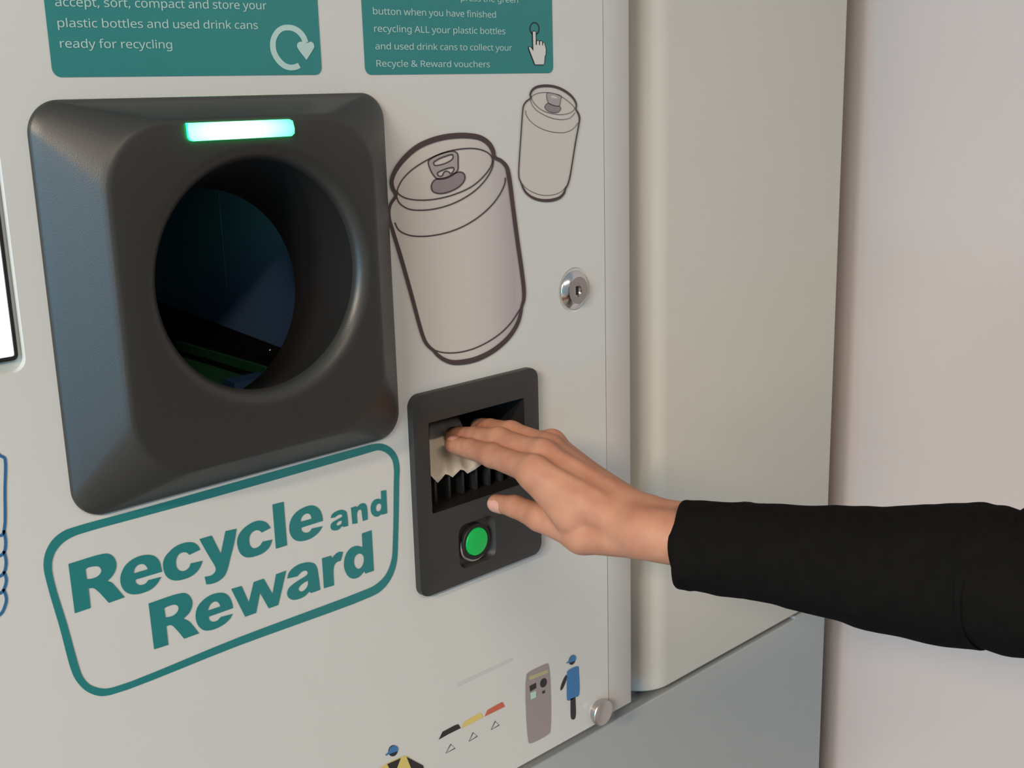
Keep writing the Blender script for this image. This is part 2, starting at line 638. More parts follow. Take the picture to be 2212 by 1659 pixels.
v = [bm.verts.new(p) for p in ((XR, Y0, 1.1), (XR, 0.5, 1.1), (XR, 0.5, zlow(0.5)), (XR, Y0, zlow(Y0)))]
bm.faces.new(v)
part('chamber_skirt', bm, M_BLACK, parent=bez)
ca, cb = at_x(378, 735, 0.415), at_x(569, 791, 0.415)
sl = (ca.z - cb.z) / (ca.y - cb.y)


def rail(x0, x1, yA, yB, z_at_cb, h, name, m, label):
    bm = bmesh.new()
    pts = []
    for x in (x0, x1):
        for y in (yA, yB):
            z = z_at_cb + sl * (y - cb.y)
            pts += [(x, y, z), (x, y, z - h)]
    vs = [bm.verts.new(p) for p in pts]
    for f in ((0, 2, 6, 4), (0, 1, 3, 2), (4, 6, 7, 5), (0, 4, 5, 1), (2, 3, 7, 6), (1, 5, 7, 3)):
        bm.faces.new([vs[i] for i in f])
    return part(name, bm, m, None, label, parent=bez)


rail(0.4135, 0.4165, cb.y - 0.004, 0.42, cb.z, 0.006, 'belt_edge', M_GREENBELT, 'green edge of the conveyor belt')
rail(0.385, 0.4130, cb.y + 0.004, 0.42, cb.z - 0.010, 0.004, 'conveyor_belt', M_GREENBELT, 'dark green conveyor belt inside the intake')
rail(0.385, 0.4160, cb.y - 0.012, cb.y + 0.003, cb.z - 0.004, 0.005, 'belt_roller', M_BLUEBELT, 'blue front roller of the conveyor')
gp = at_x(583, 757, XR - 0.002)
bm = bmesh.new()
bmesh.ops.create_uvsphere(bm, u_segments=16, v_segments=10, radius=0.0016, matrix=Matrix.Translation(gp))
part('screw_head', bm, M_CHROME, 179, parent=bez)

# ---- voucher bezel
YV = -0.0052
V = Tile(0, 0, 1.0, YV)
vo = rrect(0.4742, 0.5928, 1.0648, 1.2088, 0.0085, 8)
vi = rrect(0.4750, 0.5920, 1.0656, 1.2080, 0.0078, 8)
slot = rrect(0.4876, 0.5775, 1.1238, 1.1882, 0.0012, 3)
btc = at_y(1030, 1171, YV)
dish = rrect(btc.x - 0.0170, btc.x + 0.0185, btc.z - 0.0165, btc.z + 0.0165, 0.007, 6)
bm = plate(vi, [slot, dish], YV)
loft([yring(vi, YV), yring(mixloop(vi, vo, 0.7), YV + 0.0003), yring(vo, YV + 0.0011), yring(vo, 0.0)], bm)
bmesh.ops.remove_doubles(bm, verts=bm.verts, dist=1e-5)
vbez = part('voucher_bezel', bm, M_DARK, 30, label='charcoal plastic voucher outlet plate')
# recess: ceiling, sides, sloping back
bm = loft([yring(slot, YV), yring(rrect(0.4876, 0.5775, 1.1238, 1.1882, 0.0012, 3), 0.062), ], cap1=True)
part('voucher_slot', bm, M_BLACK, 40, 'black recess the vouchers drop into', parent=vbez)
for k in range(6):
    x = 0.5040 + 0.0128 * k
    bm = bmesh.new()
    pr = [(0.0100, 1.1240), (0.0600, 1.1240), (0.0600, 1.1500), (0.0300, 1.1490), (0.0130, 1.1440), (0.0100, 1.1400)]
    loft([[(x - 0.0010, p[0], p[1]) for p in pr], [(x + 0.0010, p[0], p[1]) for p in pr]], bm, True, True)
    part('slot_rib', bm, M_RIB, parent=vbez)
# button dish and button
d2 = rrect(btc.x - 0.0160, btc.x + 0.0145, btc.z - 0.0150, btc.z + 0.0155, 0.006, 6)
part('button_recess', loft([yring(dish, YV), yring(mixloop(dish, d2, 0.2), YV + 0.0008), yring(d2, YV + 0.0040)], cap1=True), M_DARK, 30, parent=vbez)
bc = at_y(1030, 1171, YV)
r0 = 0.0138
cx_, cz_ = bc.x - 0.0002, bc.z - 0.0017  # ring shifted so only a lower crescent shows, imitating its reflection
rg = [yring(circle(cx_, cz_, r, 48), y) for r, y in ((r0 - 0.0002, YV + 0.004), (r0 - 0.0003, YV + 0.0022), (r0 - 0.0012, YV + 0.0014), (r0 - 0.003, YV + 0.0016), (r0 - 0.003, YV + 0.004))]
part('button_ring', loft(rg), M_STEEL, 30, 'thin chrome ring around the button', parent=vbez)
rg = [yring(circle(bc.x + 0.0001, bc.z + 0.0003, r, 48), y) for r, y in ((0.0132, YV + 0.004), (0.0132, YV + 0.0004), (0.0127, YV - 0.0001), (0.0108, YV - 0.0001), (0.0104, YV + 0.0004), (0.0104, YV + 0.003))]
part('button_collar', loft(rg), M_BLACK, 30, 'black collar of the button', parent=vbez)
bq = at_y(1031, 1170, YV - 0.0006)
rg = [yring(circle(bq.x, bq.z, r, 48), y) for r, y in ((0.0102, YV + 0.002), (0.0102, YV - 0.0002), (0.0099, YV - 0.0007), (0.0090, YV - 0.0009), (0.0045, YV - 0.0012))]
part('push_button', loft(rg, cap1=True), M_BTN, 40, 'round green lit button', parent=vbez)

# ---- lock
L = (lockc.x, lockc.z)
rg = [yring(circle(L[0], L[1], r, 56), y) for r, y in ((0.0168, 0.0), (0.0164, 0.0008), (0.0144, 0.0010))]
part('acrylic_rim', loft(rg), M_PANEL, 60)
rg = [yring(circle(L[0], L[1], r, 56), y) for r, y in ((0.0146, 0.0050), (0.0146, -0.0004), (0.0142, -0.0010), (0.0106, -0.0038), (0.0100, -0.0041))]
lock = part('lock', loft(rg, cap0=True), M_CHROME, 25, 'round chrome cam lock')
kx = (L[0] - 0.0008, L[1] - 0.0004)
core = circle(kx[0], kx[1], 0.0043, 32)
part('lock_face', plate(circle(L[0], L[1], 0.0101, 48), [core], -0.00415, None), M_STEEL, parent=lock)
part('lock_core', loft([yring(core, -0.00415), yring(core, -0.0022), yring(circle(kx[0], kx[1], 0.0041, 32), -0.0022)], cap1=True), M_CHROME, 30, parent=lock)
part('keyhole', box(kx[0] + 0.0006, kx[0] + 0.0021, -0.0030, -0.0021, kx[1] - 0.0034, kx[1] + 0.0030), M_BLACK, parent=lock)

# ---- round foot knob at the bottom corner of the door
kc = at_y(1291, 1534)
rg = [yring(circle(kc.x, kc.z, r, 40), y) for r, y in ((0.0092, 0.0), (0.0092, -0.0022), (0.0106, -0.0024), (0.0110, -0.0030), (0.0110, -0.0062), (0.0106, -0.0069), (0.0098, -0.0072))]
part('corner_knob', loft(rg, cap1=True), M_STEEL, 25, 'round satin metal knob at the door corner')

# ---- display screen in its cut-out
scr = part('display_screen', plate(rrect(-0.105, at_y(23.5, 700, 0.004).x, at_y(10, 773, 0.004).z, 1.44, 0.001, 2), (), 0.0040, 0.02), M_SCREEN, label='lit white display')
part('screen_frame', plate(rrect(-0.11, at_y(31, 700, 0.003).x, at_y(15, 781, 0.003).z, 1.445, 0.003, 5), [rrect(-0.105, at_y(23.5, 700, 0.003).x, at_y(10, 773, 0.003).z, 1.44, 0.001, 2)], 0.0030, 0.02), M_BLACK, None, 'dark screen surround', parent=scr)
part('screen_bed', plate(scr_out, (), 0.0048, 0.006), M_EDGE, parent=scr)

# ------------------------------------------------------------------ printing on the front sheet
YA, YB_, YC_ = -0.0003, -0.0005, -0.0007
P1 = (at_y(94.4, 0).x, at_y(692.5, 120).x, at_y(300, 165).z, 1.56)
sign1 = part('info_sign', plate(rrect(P1[0], P1[1], P1[2], P1[3], 0.0045, 6), (), YA), M_TEAL, label='teal sign with three visible lines of pale text and a round arrow')
t1 = text_on_panel('sign_text', [
    ('accept, sort, compact and store your', (118.8, 13.5), (575.5, 20.5), 25),
    ('plastic bottles and used drink cans', (124.2, 58.6), (556.4, 62.8), 24),
    ('ready for recycling', (129.5, 103.0), (371.5, 105.0), 24)], M_PALE, YB_, 0.0)
t1.parent = sign1
G = Tile(560, 0, 0.10847)
bm = ribbon(G, [(915, 850), (870, 740), (790, 640), (690, 575), (580, 550), (470, 560), (380, 610), (310, 700), (270, 800), (262, 900), (275, 1010), (320, 1120), (390, 1220), (480, 1300), (560, 1335), (640, 1345), (730, 1330), (788, 1300)], 114, y=YB_)
fill(G, [(930, 1195, 'c'), (750, 950), (742, 890), (770, 845), (830, 830), (900, 850), (960, 850), (1020, 830), (1070, 870), (1085, 930), (1060, 990)], y=YB_ - 0.00005, bm=bm)
part('arrow_symbol', bm, M_PALE, None, 'pale circular arrow', parent=sign1)
P2 = (at_y(783, 60).x, at_y(1193.8, 120).x, at_y(990, 159.7).z, 1.56)
sign2 = part('info_sign', plate(rrect(P2[0], P2[1], P2[2], P2[3], 0.0045, 6), (), YA), M_TEAL, label='teal sign about the green button with a pointing hand')
t2 = text_on_panel('sign_text', [
    ('press the green', (994.6, 2.0), (1118.0, 6.5), 16),
    ('button when you have finished', (805.0, 30.9), (1070.4, 38.5), 18.5),
    ('recycling ALL your plastic bottles', (807.4, 68.6), (1090.6, 74.2), 18.5),
    ('and used drink cans to collect your', (810.0, 106.6), (1105.2, 109.7), 18),
    ('Recycle & Reward vouchers', (812.3, 144.0), (1057.4, 145.4), 18)], M_PALE, YB_, 0.0)
t2.parent = sign2
Ht = Tile(1060, 20, 0.0904)
hand_o = [(990, 545), (1020, 530), (1055, 545), (1060, 850), (1085, 860), (1085, 770), (1105, 755), (1135, 765), (1140, 860), (1160, 860), (1160, 775), (1185, 760), (1210, 775), (1215, 860), (1235, 870), (1235, 810), (1260, 795), (1285, 900), (1300, 950), (1295, 1090), (1275, 1120), (1265, 1250), (1250, 1320), (1045, 1320), (1000, 1200), (945, 1060), (900, 940), (900, 900), (935, 905), (1000, 1000), (1003, 960)]
hand_c = [(p[0], p[1], 'c') for p in hand_o]
bm = ribbon(Ht, hand_o, 46, closed=True, y=YB_, smooth=False)
ribbon(Ht, [(1035 + 108 * math.cos(t), 465 + 145 * math.sin(t)) for t in [math.pi * 2 * k / 24 for k in range(24)]], 26, closed=True, y=YB_, bm=bm)
part('pointer_outline', bm, M_INKB, parent=sign2)
part('pointing_hand_symbol', fill(Ht, hand_c, y=YC_), M_PANEL, None, 'white pointing hand', parent=sign2)

# framed two-line logo, traced letter by letter
def C(*pts):
    return [p if isinstance(p, tuple) else p for p in pts]


Z6 = Tile(60, 930, 0.37975)
fo = [(88, 770), (100, 690), (140, 620), (200, 572), (259, 549), (684.7, 432.6), (1100, 315), (1900, 92), (1960, 77), (2010, 74), (2060, 95), (2095, 135), (2112, 195), (2111, 300), (2105, 600), (2095, 760), (2060, 850), (2010, 910), (1950, 945), (1200, 1222), (470, 1503), (400, 1508), (330, 1480), (280, 1430), (250, 1375), (180, 1120), (110, 880)]
fi = [(135, 770), (150, 700), (190, 645), (250, 605), (346, 572), (684.7, 479), (1100, 366), (1890, 140), (1950, 122), (1995, 112), (2040, 128), (2070, 165), (2081, 220), (2080, 320), (2076, 600), (2066, 740), (2030, 825), (1970, 880), (1900, 912), (1200, 1175), (490, 1458), (420, 1466), (350, 1443), (312, 1400), (292, 1350), (222, 1100), (152, 870)]
logo = part('logo_frame', fill(Z6, fo, [fi], y=YA), M_TEALL, label='teal tapered frame around the large lettering')
TA = Tile(130, 1130, 0.12658)
TB = Tile(330, 1080, 0.12658)
TC = Tile(540, 1030, 0.14467)
TD = Tile(310, 1230, 0.1311)
TE = Tile(590, 1130, 0.12658)
c = 'c'
GLYPH = [
    (TA, [(135, 695, c), (700, 527), (820, 520), (900, 570), (945, 650), (952, 740), (930, 820), (880, 905), (800, 985, c), (870, 1010), (940, 1080), (1095, 1262, c), (825, 1358, c), (700, 1220), (640, 1160), (560, 1108), (478, 1112, c), (515, 1445, c), (245, 1535, c)],
     [(425, 790, c), (455, 762), (600, 733), (660, 745), (695, 790), (690, 840), (640, 900), (560, 938), (450, 955, c)]),
    (TA, [(1735, 825, c), (1715, 740), (1690, 650), (1630, 580), (1560, 545), (1450, 540), (1320, 570), (1200, 635), (1100, 730), (1040, 850), (1020, 960), (1040, 1070), (1090, 1150), (1180, 1205), (1300, 1212), (1430, 1180), (1550, 1125), (1650, 1030), (1720, 915, c), (1500, 970, c), (1460, 1020), (1400, 1050), (1340, 1052), (1295, 1025), (1278, 985), (1285, 960, c)],
     [(1248, 855, c), (1265, 780), (1310, 720), (1380, 695), (1440, 710), (1485, 770), (1490, 785, c)]),
    (TB, [(805, 845, c), (760, 770), (690, 725), (600, 718), (480, 745), (370, 800), (270, 890), (200, 980), (170, 1080), (180, 1190), (220, 1290), (300, 1355), (400, 1372), (520, 1352), (650, 1300), (750, 1220), (810, 1130), (845, 1035, c), (640, 1080, c), (620, 1140), (570, 1190), (500, 1212), (440, 1195), (400, 1140), (390, 1060), (405, 980), (450, 915), (520, 890), (580, 900), (615, 935, c)], None),
    (TB, [(790, 665, c), (1000, 605, c), (1155, 915, c), (1235, 530, c), (1425, 487, c), (1390, 700), (1310, 1020), (1270, 1180), (1220, 1290), (1120, 1380), (1010, 1425), (910, 1440, c), (880, 1310, c), (1000, 1280), (1060, 1220), (1068, 1160), (980, 1000), (880, 830)], None),
    (PX, [(584.1, 1140, c), (574.7, 1128.4), (563, 1124.5), (554, 1125), (540.1, 1130.6), (526.2, 1140.8), (516.1, 1153.4), (511.6, 1167.3), (512.9, 1181.3), (518.6, 1195.2), (528.7, 1202.8), (540.1, 1203.6), (555.3, 1199.8), (569, 1193.5), (581, 1182), (587.7, 1165.3, c), (566.8, 1169.6, c), (560.5, 1178.5), (552.8, 1183.2), (545.2, 1183.4), (539.5, 1177.5), (537.6, 1166), (538.9, 1157.2), (545.2, 1148.4), (554, 1144.8), (561, 1146.8), (564.6, 1150.1, c)], None),
    (TC, [(330, 412, c), (498, 370, c), (550, 1020, c), (382, 1072, c)], None),
    (TC, [(1085, 655, c), (1070, 560), (1030, 480), (970, 435), (900, 425), (800, 455), (700, 515), (620, 610), (583, 730), (590, 830), (630, 910), (700, 955), (790, 955), (900, 920), (1000, 850), (1050, 790), (1080, 735, c), (920, 770, c), (880, 820), (820, 832), (780, 815), (762, 775), (768, 755, c)],
     [(752, 668, c), (760, 620), (800, 565), (850, 545), (890, 560), (910, 600), (912, 625, c)]),
    (TC, [(1200, 615, c), (1220, 560), (1290, 510), (1370, 490), (1430, 515), (1448, 570), (1462, 730, c), (1390, 748, c), (1375, 735), (1320, 785), (1260, 800), (1215, 785), (1198, 740), (1215, 690), (1280, 645), (1360, 600), (1375, 585), (1360, 562), (1320, 565), (1280, 590), (1270, 602, c)],
     [(1365, 650, c), (1320, 665), (1288, 700), (1290, 722), (1320, 722), (1360, 695)]),
    (TC, [(1503, 460, c), (1580, 435, c), (1590, 450), (1640, 405), (1700, 392), (1735, 425), (1748, 500), (1755, 635, c), (1680, 658, c), (1665, 540), (1655, 495), (1625, 490), (1597, 530), (1600, 690, c), (1525, 703, c)], None),
    (TC, [(1950, 210, c), (2030, 195, c), (2045, 540, c), (1968, 565, c), (1960, 555), (1910, 590), (1860, 590), (1815, 550), (1797, 470), (1810, 400), (1850, 345), (1910, 325), (1955, 335, c)],
     [(1915, 398), (1885, 425), (1875, 470), (1890, 510), (1920, 512), (1950, 480), (1957, 430), (1945, 405)]),
    (TD, [(78, 560, c), (560, 400), (680, 388), (750, 430), (795, 510), (795, 600), (750, 710), (655, 808, c), (740, 850), (800, 910), (910, 1050, c), (665, 1140, c), (540, 990), (470, 925), (430, 915), (370, 935, c), (405, 1240, c), (170, 1315, c)],
     [(335, 640, c), (360, 622), (500, 578), (555, 595), (572, 640), (550, 700), (480, 760), (360, 790, c)]),
    (TD, [(1470, 635, c), (1450, 540), (1400, 440), (1330, 390), (1220, 385), (1090, 425), (970, 510), (890, 610), (855, 730), (865, 850), (910, 940), (990, 1000), (1100, 1000), (1230, 955), (1350, 880), (1420, 810), (1465, 730, c), (1270, 780, c), (1210, 840), (1150, 860), (1090, 840), (1070, 795), (1075, 775, c)],
     [(1055, 675, c), (1075, 610), (1120, 550), (1180, 525), (1230, 545), (1255, 590), (1258, 608, c)]),
    (PX, [(498.8, 1271.9, c), (521.1, 1265.4, c), (536.8, 1300.8, c), (547.3, 1256.9, c), (568.9, 1249.7, c), (587.9, 1282.4, c), (595.7, 1240.1, c), (617.6, 1232.3, c), (600.5, 1306.5, c), (580, 1313.9, c), (561, 1280.5, c), (552.5, 1323.7, c), (528.9, 1332, c)], None),
    (TE, [(235, 945, c), (260, 850), (340, 760), (450, 695), (600, 665), (700, 690), (745, 760), (770, 900), (800, 1135, c), (640, 1192, c), (612, 1165, c), (540, 1240), (440, 1290), (340, 1308), (270, 1280), (235, 1220), (250, 1130), (310, 1060), (420, 980), (580, 870), (580, 830), (550, 808), (490, 825), (440, 870), (410, 905, c)],
     [(590, 980, c), (520, 1015), (440, 1090), (430, 1140), (480, 1165), (540, 1130), (585, 1060)]),
    (TE, [(828, 598, c), (985, 552, c), (1000, 595, c), (1060, 525), (1120, 488), (1190, 490, c), (1150, 640, c), (1080, 665), (1040, 720), (1025, 800), (1035, 1060, c), (862, 1110, c)], None),
    (TE, [(1510, 175, c), (1675, 118, c), (1715, 810, c), (1570, 860, c), (1550, 820, c), (1470, 910), (1380, 945), (1300, 925), (1240, 850), (1205, 740), (1215, 600), (1260, 490), (1340, 410), (1430, 385), (1520, 408, c)],
     [(1460, 518), (1400, 560), (1375, 640), (1390, 730), (1440, 778), (1490, 760), (1535, 680), (1540, 580), (1510, 530)]),
]
bm = bmesh.new()
for tile, outer, hole in GLYPH:
    fill(tile, outer, [hole] if hole else [], y=YA, bm=bm)
part('logo_lettering', bm, M_TEALL, None, 'heavy teal two-line lettering', parent=logo)

# ---- can drawings
def gradient_ink(name, x0, x1, stops):
    """ink that is printed darker towards one side of the drawing"""
    m = mat(name, (0.5, 0.5, 0.5), 0.3, spec=0.3)
    nt = m.node_tree
    tc = nt.nodes.new('ShaderNodeTexCoord')
    sp = nt.nodes.new('ShaderNodeSeparateXYZ')
    mr = nt.nodes.new('ShaderNodeMapRange')
    mr.inputs['From Min'].default_value = x0
    mr.inputs['From Max'].default_value = x1
    cr_ = nt.nodes.new('ShaderNodeValToRGB')
    els = cr_.color_ramp.elements
    while len(els) < len(stops):
        els.new(0.5)
    for e, (p, col) in zip(els, stops):
        e.position = p
        e.color = (*col, 1)
    nt.links.new(tc.outputs['Object'], sp.inputs[0])
    nt.links.new(sp.outputs['X'], mr.inputs['Value'])
    nt.links.new(mr.outputs[0], cr_.inputs[0])
    nt.links.new(cr_.outputs[0], nt.nodes['Principled BSDF'].inputs['Base Color'])
    return m


K = Tile(830, 280, 0.31342)
outline = [(75, 450, 24), (52, 400, 26), (46, 350, 28), (75, 275, 32), (140, 190, 36), (230, 115, 38), (350, 65, 39), (470, 43, 39), (580, 42, 38), (660, 58, 36), (715, 97, 34), (743, 145, 30), (755, 190, 26), (800, 215, 26), (836, 255, 28), (852, 315, 30), (880, 520, 28), (910, 750, 28), (940, 960, 28), (957, 1110, 27), (955, 1175, 24), (942, 1220, 20), (935, 1262, 22), (915, 1330, 26), (860, 1420, 30), (760, 1512, 34), (640, 1576, 37), (540, 1600, 37), (460, 1602, 33), (400, 1580, 28), (355, 1545, 24), (335, 1522, 22), (305, 1497, 22), (277, 1460, 24), (252, 1395, 25), (180, 1130, 26), (110, 880, 26), (55, 700, 24), (32, 620, 22), (28, 560, 20), (40, 510, 20)]
fillp = [(p[0], p[1]) for p in outline]
v0, v1 = K((40, 900))[0], K((960, 900))[0]
M_CANFILL = gradient_ink('can_body_ink', v0, v1, [(0.0, (0.545, 0.515, 0.485)), (0.55, (0.54, 0.505, 0.48)), (0.74, (0.49, 0.455, 0.445)), (0.92, (0.385, 0.345, 0.355)), (1.0, (0.43, 0.39, 0.395))])
M_CANFILL2 = mat('small_can_ink', (0.545, 0.515, 0.485), 0.3, spec=0.3)


def can_print(tile, outline, lines, lw, tab, tabholes, oval, label, mfill):
    body = part('can_print', fill(tile, [(p[0], p[1]) for p in outline], y=YA, sub=4), mfill, label=label)
    part('drink_opening', fill(tile, oval, y=YB_ - 0.0001), M_OVAL, None, 'grey oval opening', parent=body)
    part('ring_pull', fill(tile, tab, tabholes, y=YC_), M_TAB, None, 'grey ring pull', parent=body)
    bm = ribbon(tile, outline, 26, closed=True, y=YC_ - 0.0002)
    for ln, closed in lines:
        ribbon(tile, ln, lw, closed=closed, y=YC_ - 0.0001, bm=bm)
    part('can_outline', bm, M_INK, None, 'dark brown drawn outline', parent=body)
    return body


tab = [(300, 218), (340, 187), (420, 157), (475, 150), (498, 165), (503, 230), (500, 280), (470, 310), (420, 335), (365, 340), (335, 315), (305, 255)]
h1 = [(335, 228), (360, 207), (420, 182), (465, 172), (468, 198), (430, 226), (380, 243), (342, 246)]
h2 = [(360, 300), (400, 277), (445, 263), (472, 262), (472, 285), (450, 303), (440, 292), (422, 286), (405, 296), (394, 318), (372, 320)]
oval = [(345, 345), (320, 385), (330, 425), (380, 440), (450, 425), (520, 385), (550, 340), (545, 305), (520, 292), (480, 300), (420, 330)]
can_print(K, outline, [
    ([(85, 425), (110, 360), (170, 290), (270, 220), (400, 160), (530, 132), (640, 133), (710, 160), (738, 195), (735, 240), (690, 310), (600, 390), (480, 445), (350, 478), (230, 485), (140, 470), (92, 440)], True),
    ([(80, 460), (100, 505), (160, 545), (250, 555), (370, 540), (500, 495), (620, 420), (700, 335), (740, 260), (748, 205)], False),
    ([(68, 640), (95, 690), (160, 725), (260, 735), (390, 718), (520, 675), (640, 605), (740, 515), (800, 430), (828, 360), (828, 330)], False),
    ([(320, 1512), (400, 1535), (500, 1535), (620, 1505), (760, 1430), (860, 1340), (938, 1225)], False),
    (tab, True), (h1, True), (h2, True), (oval, True)], 8.5, tab, [h1, h2], oval, 'large tilted line drawing of a drink can', M_CANFILL)
K2 = Tile(1100, 170, 0.16886)
outline2 = [(262, 245, 18), (258, 200, 22), (285, 145, 28), (340, 107, 32), (430, 91, 34), (540, 96, 32), (650, 130, 32), (760, 200, 30), (828, 280, 24), (848, 340, 18), (842, 390, 18), (870, 440, 24), (888, 500, 22), (880, 580, 18), (840, 800, 17), (800, 1050, 17), (760, 1280, 19), (735, 1360, 20), (708, 1410, 22), (690, 1460, 28), (640, 1515, 34), (560, 1546, 38), (460, 1558, 37), (350, 1543, 34), (260, 1503, 30), (195, 1445, 26), (155, 1370, 20), (138, 1325, 16), (118, 1280, 15), (110, 1220, 14), (120, 1000, 14), (140, 700, 14), (160, 420, 15), (172, 345, 17), (205, 292, 19)]
tab2 = [(475, 187), (560, 190), (655, 225), (645, 280), (630, 345), (590, 350), (510, 325), (487, 300)]
h21 = [(515, 215), (560, 210), (608, 232), (610, 256), (560, 250), (520, 236)]
oval2 = [(490, 312), (452, 340), (448, 375), (490, 415), (560, 435), (620, 425), (648, 390), (640, 357), (590, 348), (530, 330)]
can_print(K2, outline2, [
    ([(275, 238), (310, 205), (400, 178), (500, 178), (620, 210), (740, 285), (825, 375), (815, 402), (770, 435), (680, 457), (570, 452), (460, 425), (370, 375), (300, 300)], True),
    ([(262, 265), (275, 320), (330, 395), (430, 460), (560, 510), (680, 522), (770, 500), (835, 430)], False),
    ([(200, 405), (205, 455), (250, 530), (340, 605), (460, 660), (600, 688), (720, 682), (800, 645), (845, 600), (865, 565)], False),
    ([(145, 1330), (200, 1395), (290, 1450), (390, 1485), (480, 1492), (580, 1478), (660, 1440), (730, 1360)], False),
    (tab2, True), (oval2, True)], 6.0, tab2, [h21], oval2, 'small upright line drawing of a drink can', M_CANFILL2)

# ---- blue bottle drawing, mostly beyond the frame
bm = bmesh.new()
for ln in ([(-150, 1040), (-60, 950), (-20, 965), (0, 984), (8, 988), (10.5, 993), (10, 1060), (9, 1140), (3, 1156), (-40, 1150), (-150, 1180)],
           [(8, 1145), (11.5, 1170), (9, 1190), (0, 1200), (-60, 1200), (-150, 1225)], [(8, 1190), (12.5, 1213), (9, 1234), (0, 1244), (-60, 1246), (-150, 1270)],
           [(8, 1234), (13, 1252), (8, 1272), (0, 1281), (-60, 1284), (-150, 1310)], [(7, 1272), (13, 1292), (11, 1306), (0, 1327), (-60, 1350), (-150, 1385)]):
    ribbon(PX, ln, 6.5, y=YA, bm=bm)
part('bottle_print', bm, M_BLUEINK, label='blue line drawing of a ribbed bottle')

# ---- small service pictograms along the bottom
Q = Tile(1100, 1390, 0.13865)
mp = part('machine_pictogram', fill(Q, [(265, 490), (300, 447), (560, 317), (592, 308), (614, 345), (640, 1345), (622, 1398), (340, 1553), (308, 1550), (290, 1500)], y=YA), M_PGREY, label='warm grey pictogram of the machine')
bm = fill(Q, [(300, 510, c), (600, 400, c), (603, 455, c), (305, 572, c)], y=YB_)
part('pictogram_band', bm, M_YELP, None, 'pale yellow band', parent=mp)
bm = fill(Q, [(310, 660, c), (410, 608, c), (416, 690, c), (318, 748, c)], y=YB_)
fill(Q, [(527 + 52 * math.cos(t) - 6 * math.sin(t), 610 - 10 * math.cos(t) + 72 * math.sin(t)) for t in [2 * math.pi * k / 20 for k in range(20)]], y=YB_, bm=bm)
fill(Q, [(508, 742, c), (550, 724, c), (550, 766, c), (510, 782, c)], y=YB_, bm=bm)
part('pictogram_mark', bm, M_INKB, parent=mp)
part('pictogram_window', fill(Q, [(320, 770, c), (412, 733, c), (412, 832, c), (328, 872, c)], y=YB_), M_PALE, parent=mp)
ws = part('worker_pictogram', fill(Q, [(895, 440, c), (930, 405), (1060, 352), (1078, 368), (1082, 420), (1088, 780), (1065, 825), (1030, 832), (960, 880), (905, 887), (897, 870)], y=YA), M_PBLUE, label='blue worker pictogram beside the grey machine pictogram')


def oval_pts(cx, cy, rx, ry, rot, n=24, a0=0, a1=360):
    r = math.radians(rot)
    out = []
    for k in range(n):
        t = math.radians(a0 + (a1 - a0) * k / (n if abs(a1 - a0) >= 359 else n - 1))
        x, y = rx * math.cos(t), ry * math.sin(t)
        out.append((cx + x * math.cos(r) - y * math.sin(r), cy + x * math.sin(r) + y * math.cos(r)))
    return out


bm = fill(Q, oval_pts(978, 254, 50, 80, 18), y=YA)
ribbon(Q, [(880, 478), (800, 700)], 2, y=YA, bm=bm, smooth=False)
fill(Q, oval_pts(845, 610, 26, 128, 21), y=YA, bm=bm)
fill(Q, [(950, 862, c), (1028, 832, c), (1032, 1130), (1015, 1175), (990, 1185), (965, 1172), (955, 1140)], y=YA, bm=bm)
part('worker_limbs', bm, M_INKB, None, 'black head, arm and leg', parent=ws)
bm = fill(Q, [(880, 300, c), (925, 262), (945, 215), (985, 175), (1020, 185), (1035, 230), (1026, 262, c), (930, 300, c), (890, 308, c)], y=YB_)
part('worker_cap', bm, M_PBLUE, parent=ws)
Pt = Tile(760, 1290, 0.32550)
for nm, pts, m, lb in (('bin_mark', [(575, 945, c), (600, 892, c), (690, 846), (704, 843), (721, 868, c), (640, 908, c)], M_INKB, 'black slanted bin mark'),
                       ('bin_mark', [(726, 869, c), (744, 825, c), (840, 772), (852, 768), (870, 796, c), (790, 838, c)], M_YEL, 'yellow slanted bin mark'),
                       ('bin_mark', [(879, 792, c), (898, 748, c), (985, 700), (997, 696), (1015, 725, c), (940, 762, c)], M_RED, 'red slanted bin mark')):
    part(nm, fill(Pt, pts, y=YA), m, label=lb)
for pts in ([(655, 975), (683, 1002), (622, 1035)], [(803, 898), (831, 922), (775, 957)], [(950, 822), (976, 848), (922, 880)]):
    part('triangle_mark', ribbon(Pt, pts, 6.5, closed=True, y=YA, smooth=False), M_INK)
part('faint_rule', ribbon(Pt, [(695, 585), (800, 535), (1060, 412)], 16, y=YA, smooth=False), M_FAINT)
wk = part('worker_pictogram', fill(Pt, [(120, 1190), (185, 1134), (250, 1093), (320, 1062), (345, 1052), (375, 1060), (395, 1090), (415, 1140), (425, 1280), (415, 1390), (210, 1480), (195, 1300), (190, 1190), (150, 1190)], y=YA), M_YEL, label='yellow vest worker pictogram at the lower edge of the sheet')
bm = fill(Pt, oval_pts(272, 1018, 31, 38, 15), y=YA)
fill(Pt, [(232, 1106, c), (322, 1066, c), (296, 1134, c), (330, 1200, c), (280, 1230, c), (258, 1160, c)], y=YB_, bm=bm)
fill(Pt, [(360, 1058, c), (380, 1068, c), (470, 1116, c), (480, 1160, c), (420, 1200, c), (385, 1120, c)], y=YB_, bm=bm)
part('worker_limbs', bm, M_INKB, None, 'black head, vest stripe and arm', parent=wk)
part('worker_cap', fill(Pt, [(218, 1046, c), (240, 1024), (250, 1000), (272, 984), (296, 988), (305, 1008), (300, 1020, c), (250, 1038, c), (226, 1050, c)], y=YB_), M_PBLUE, parent=wk)

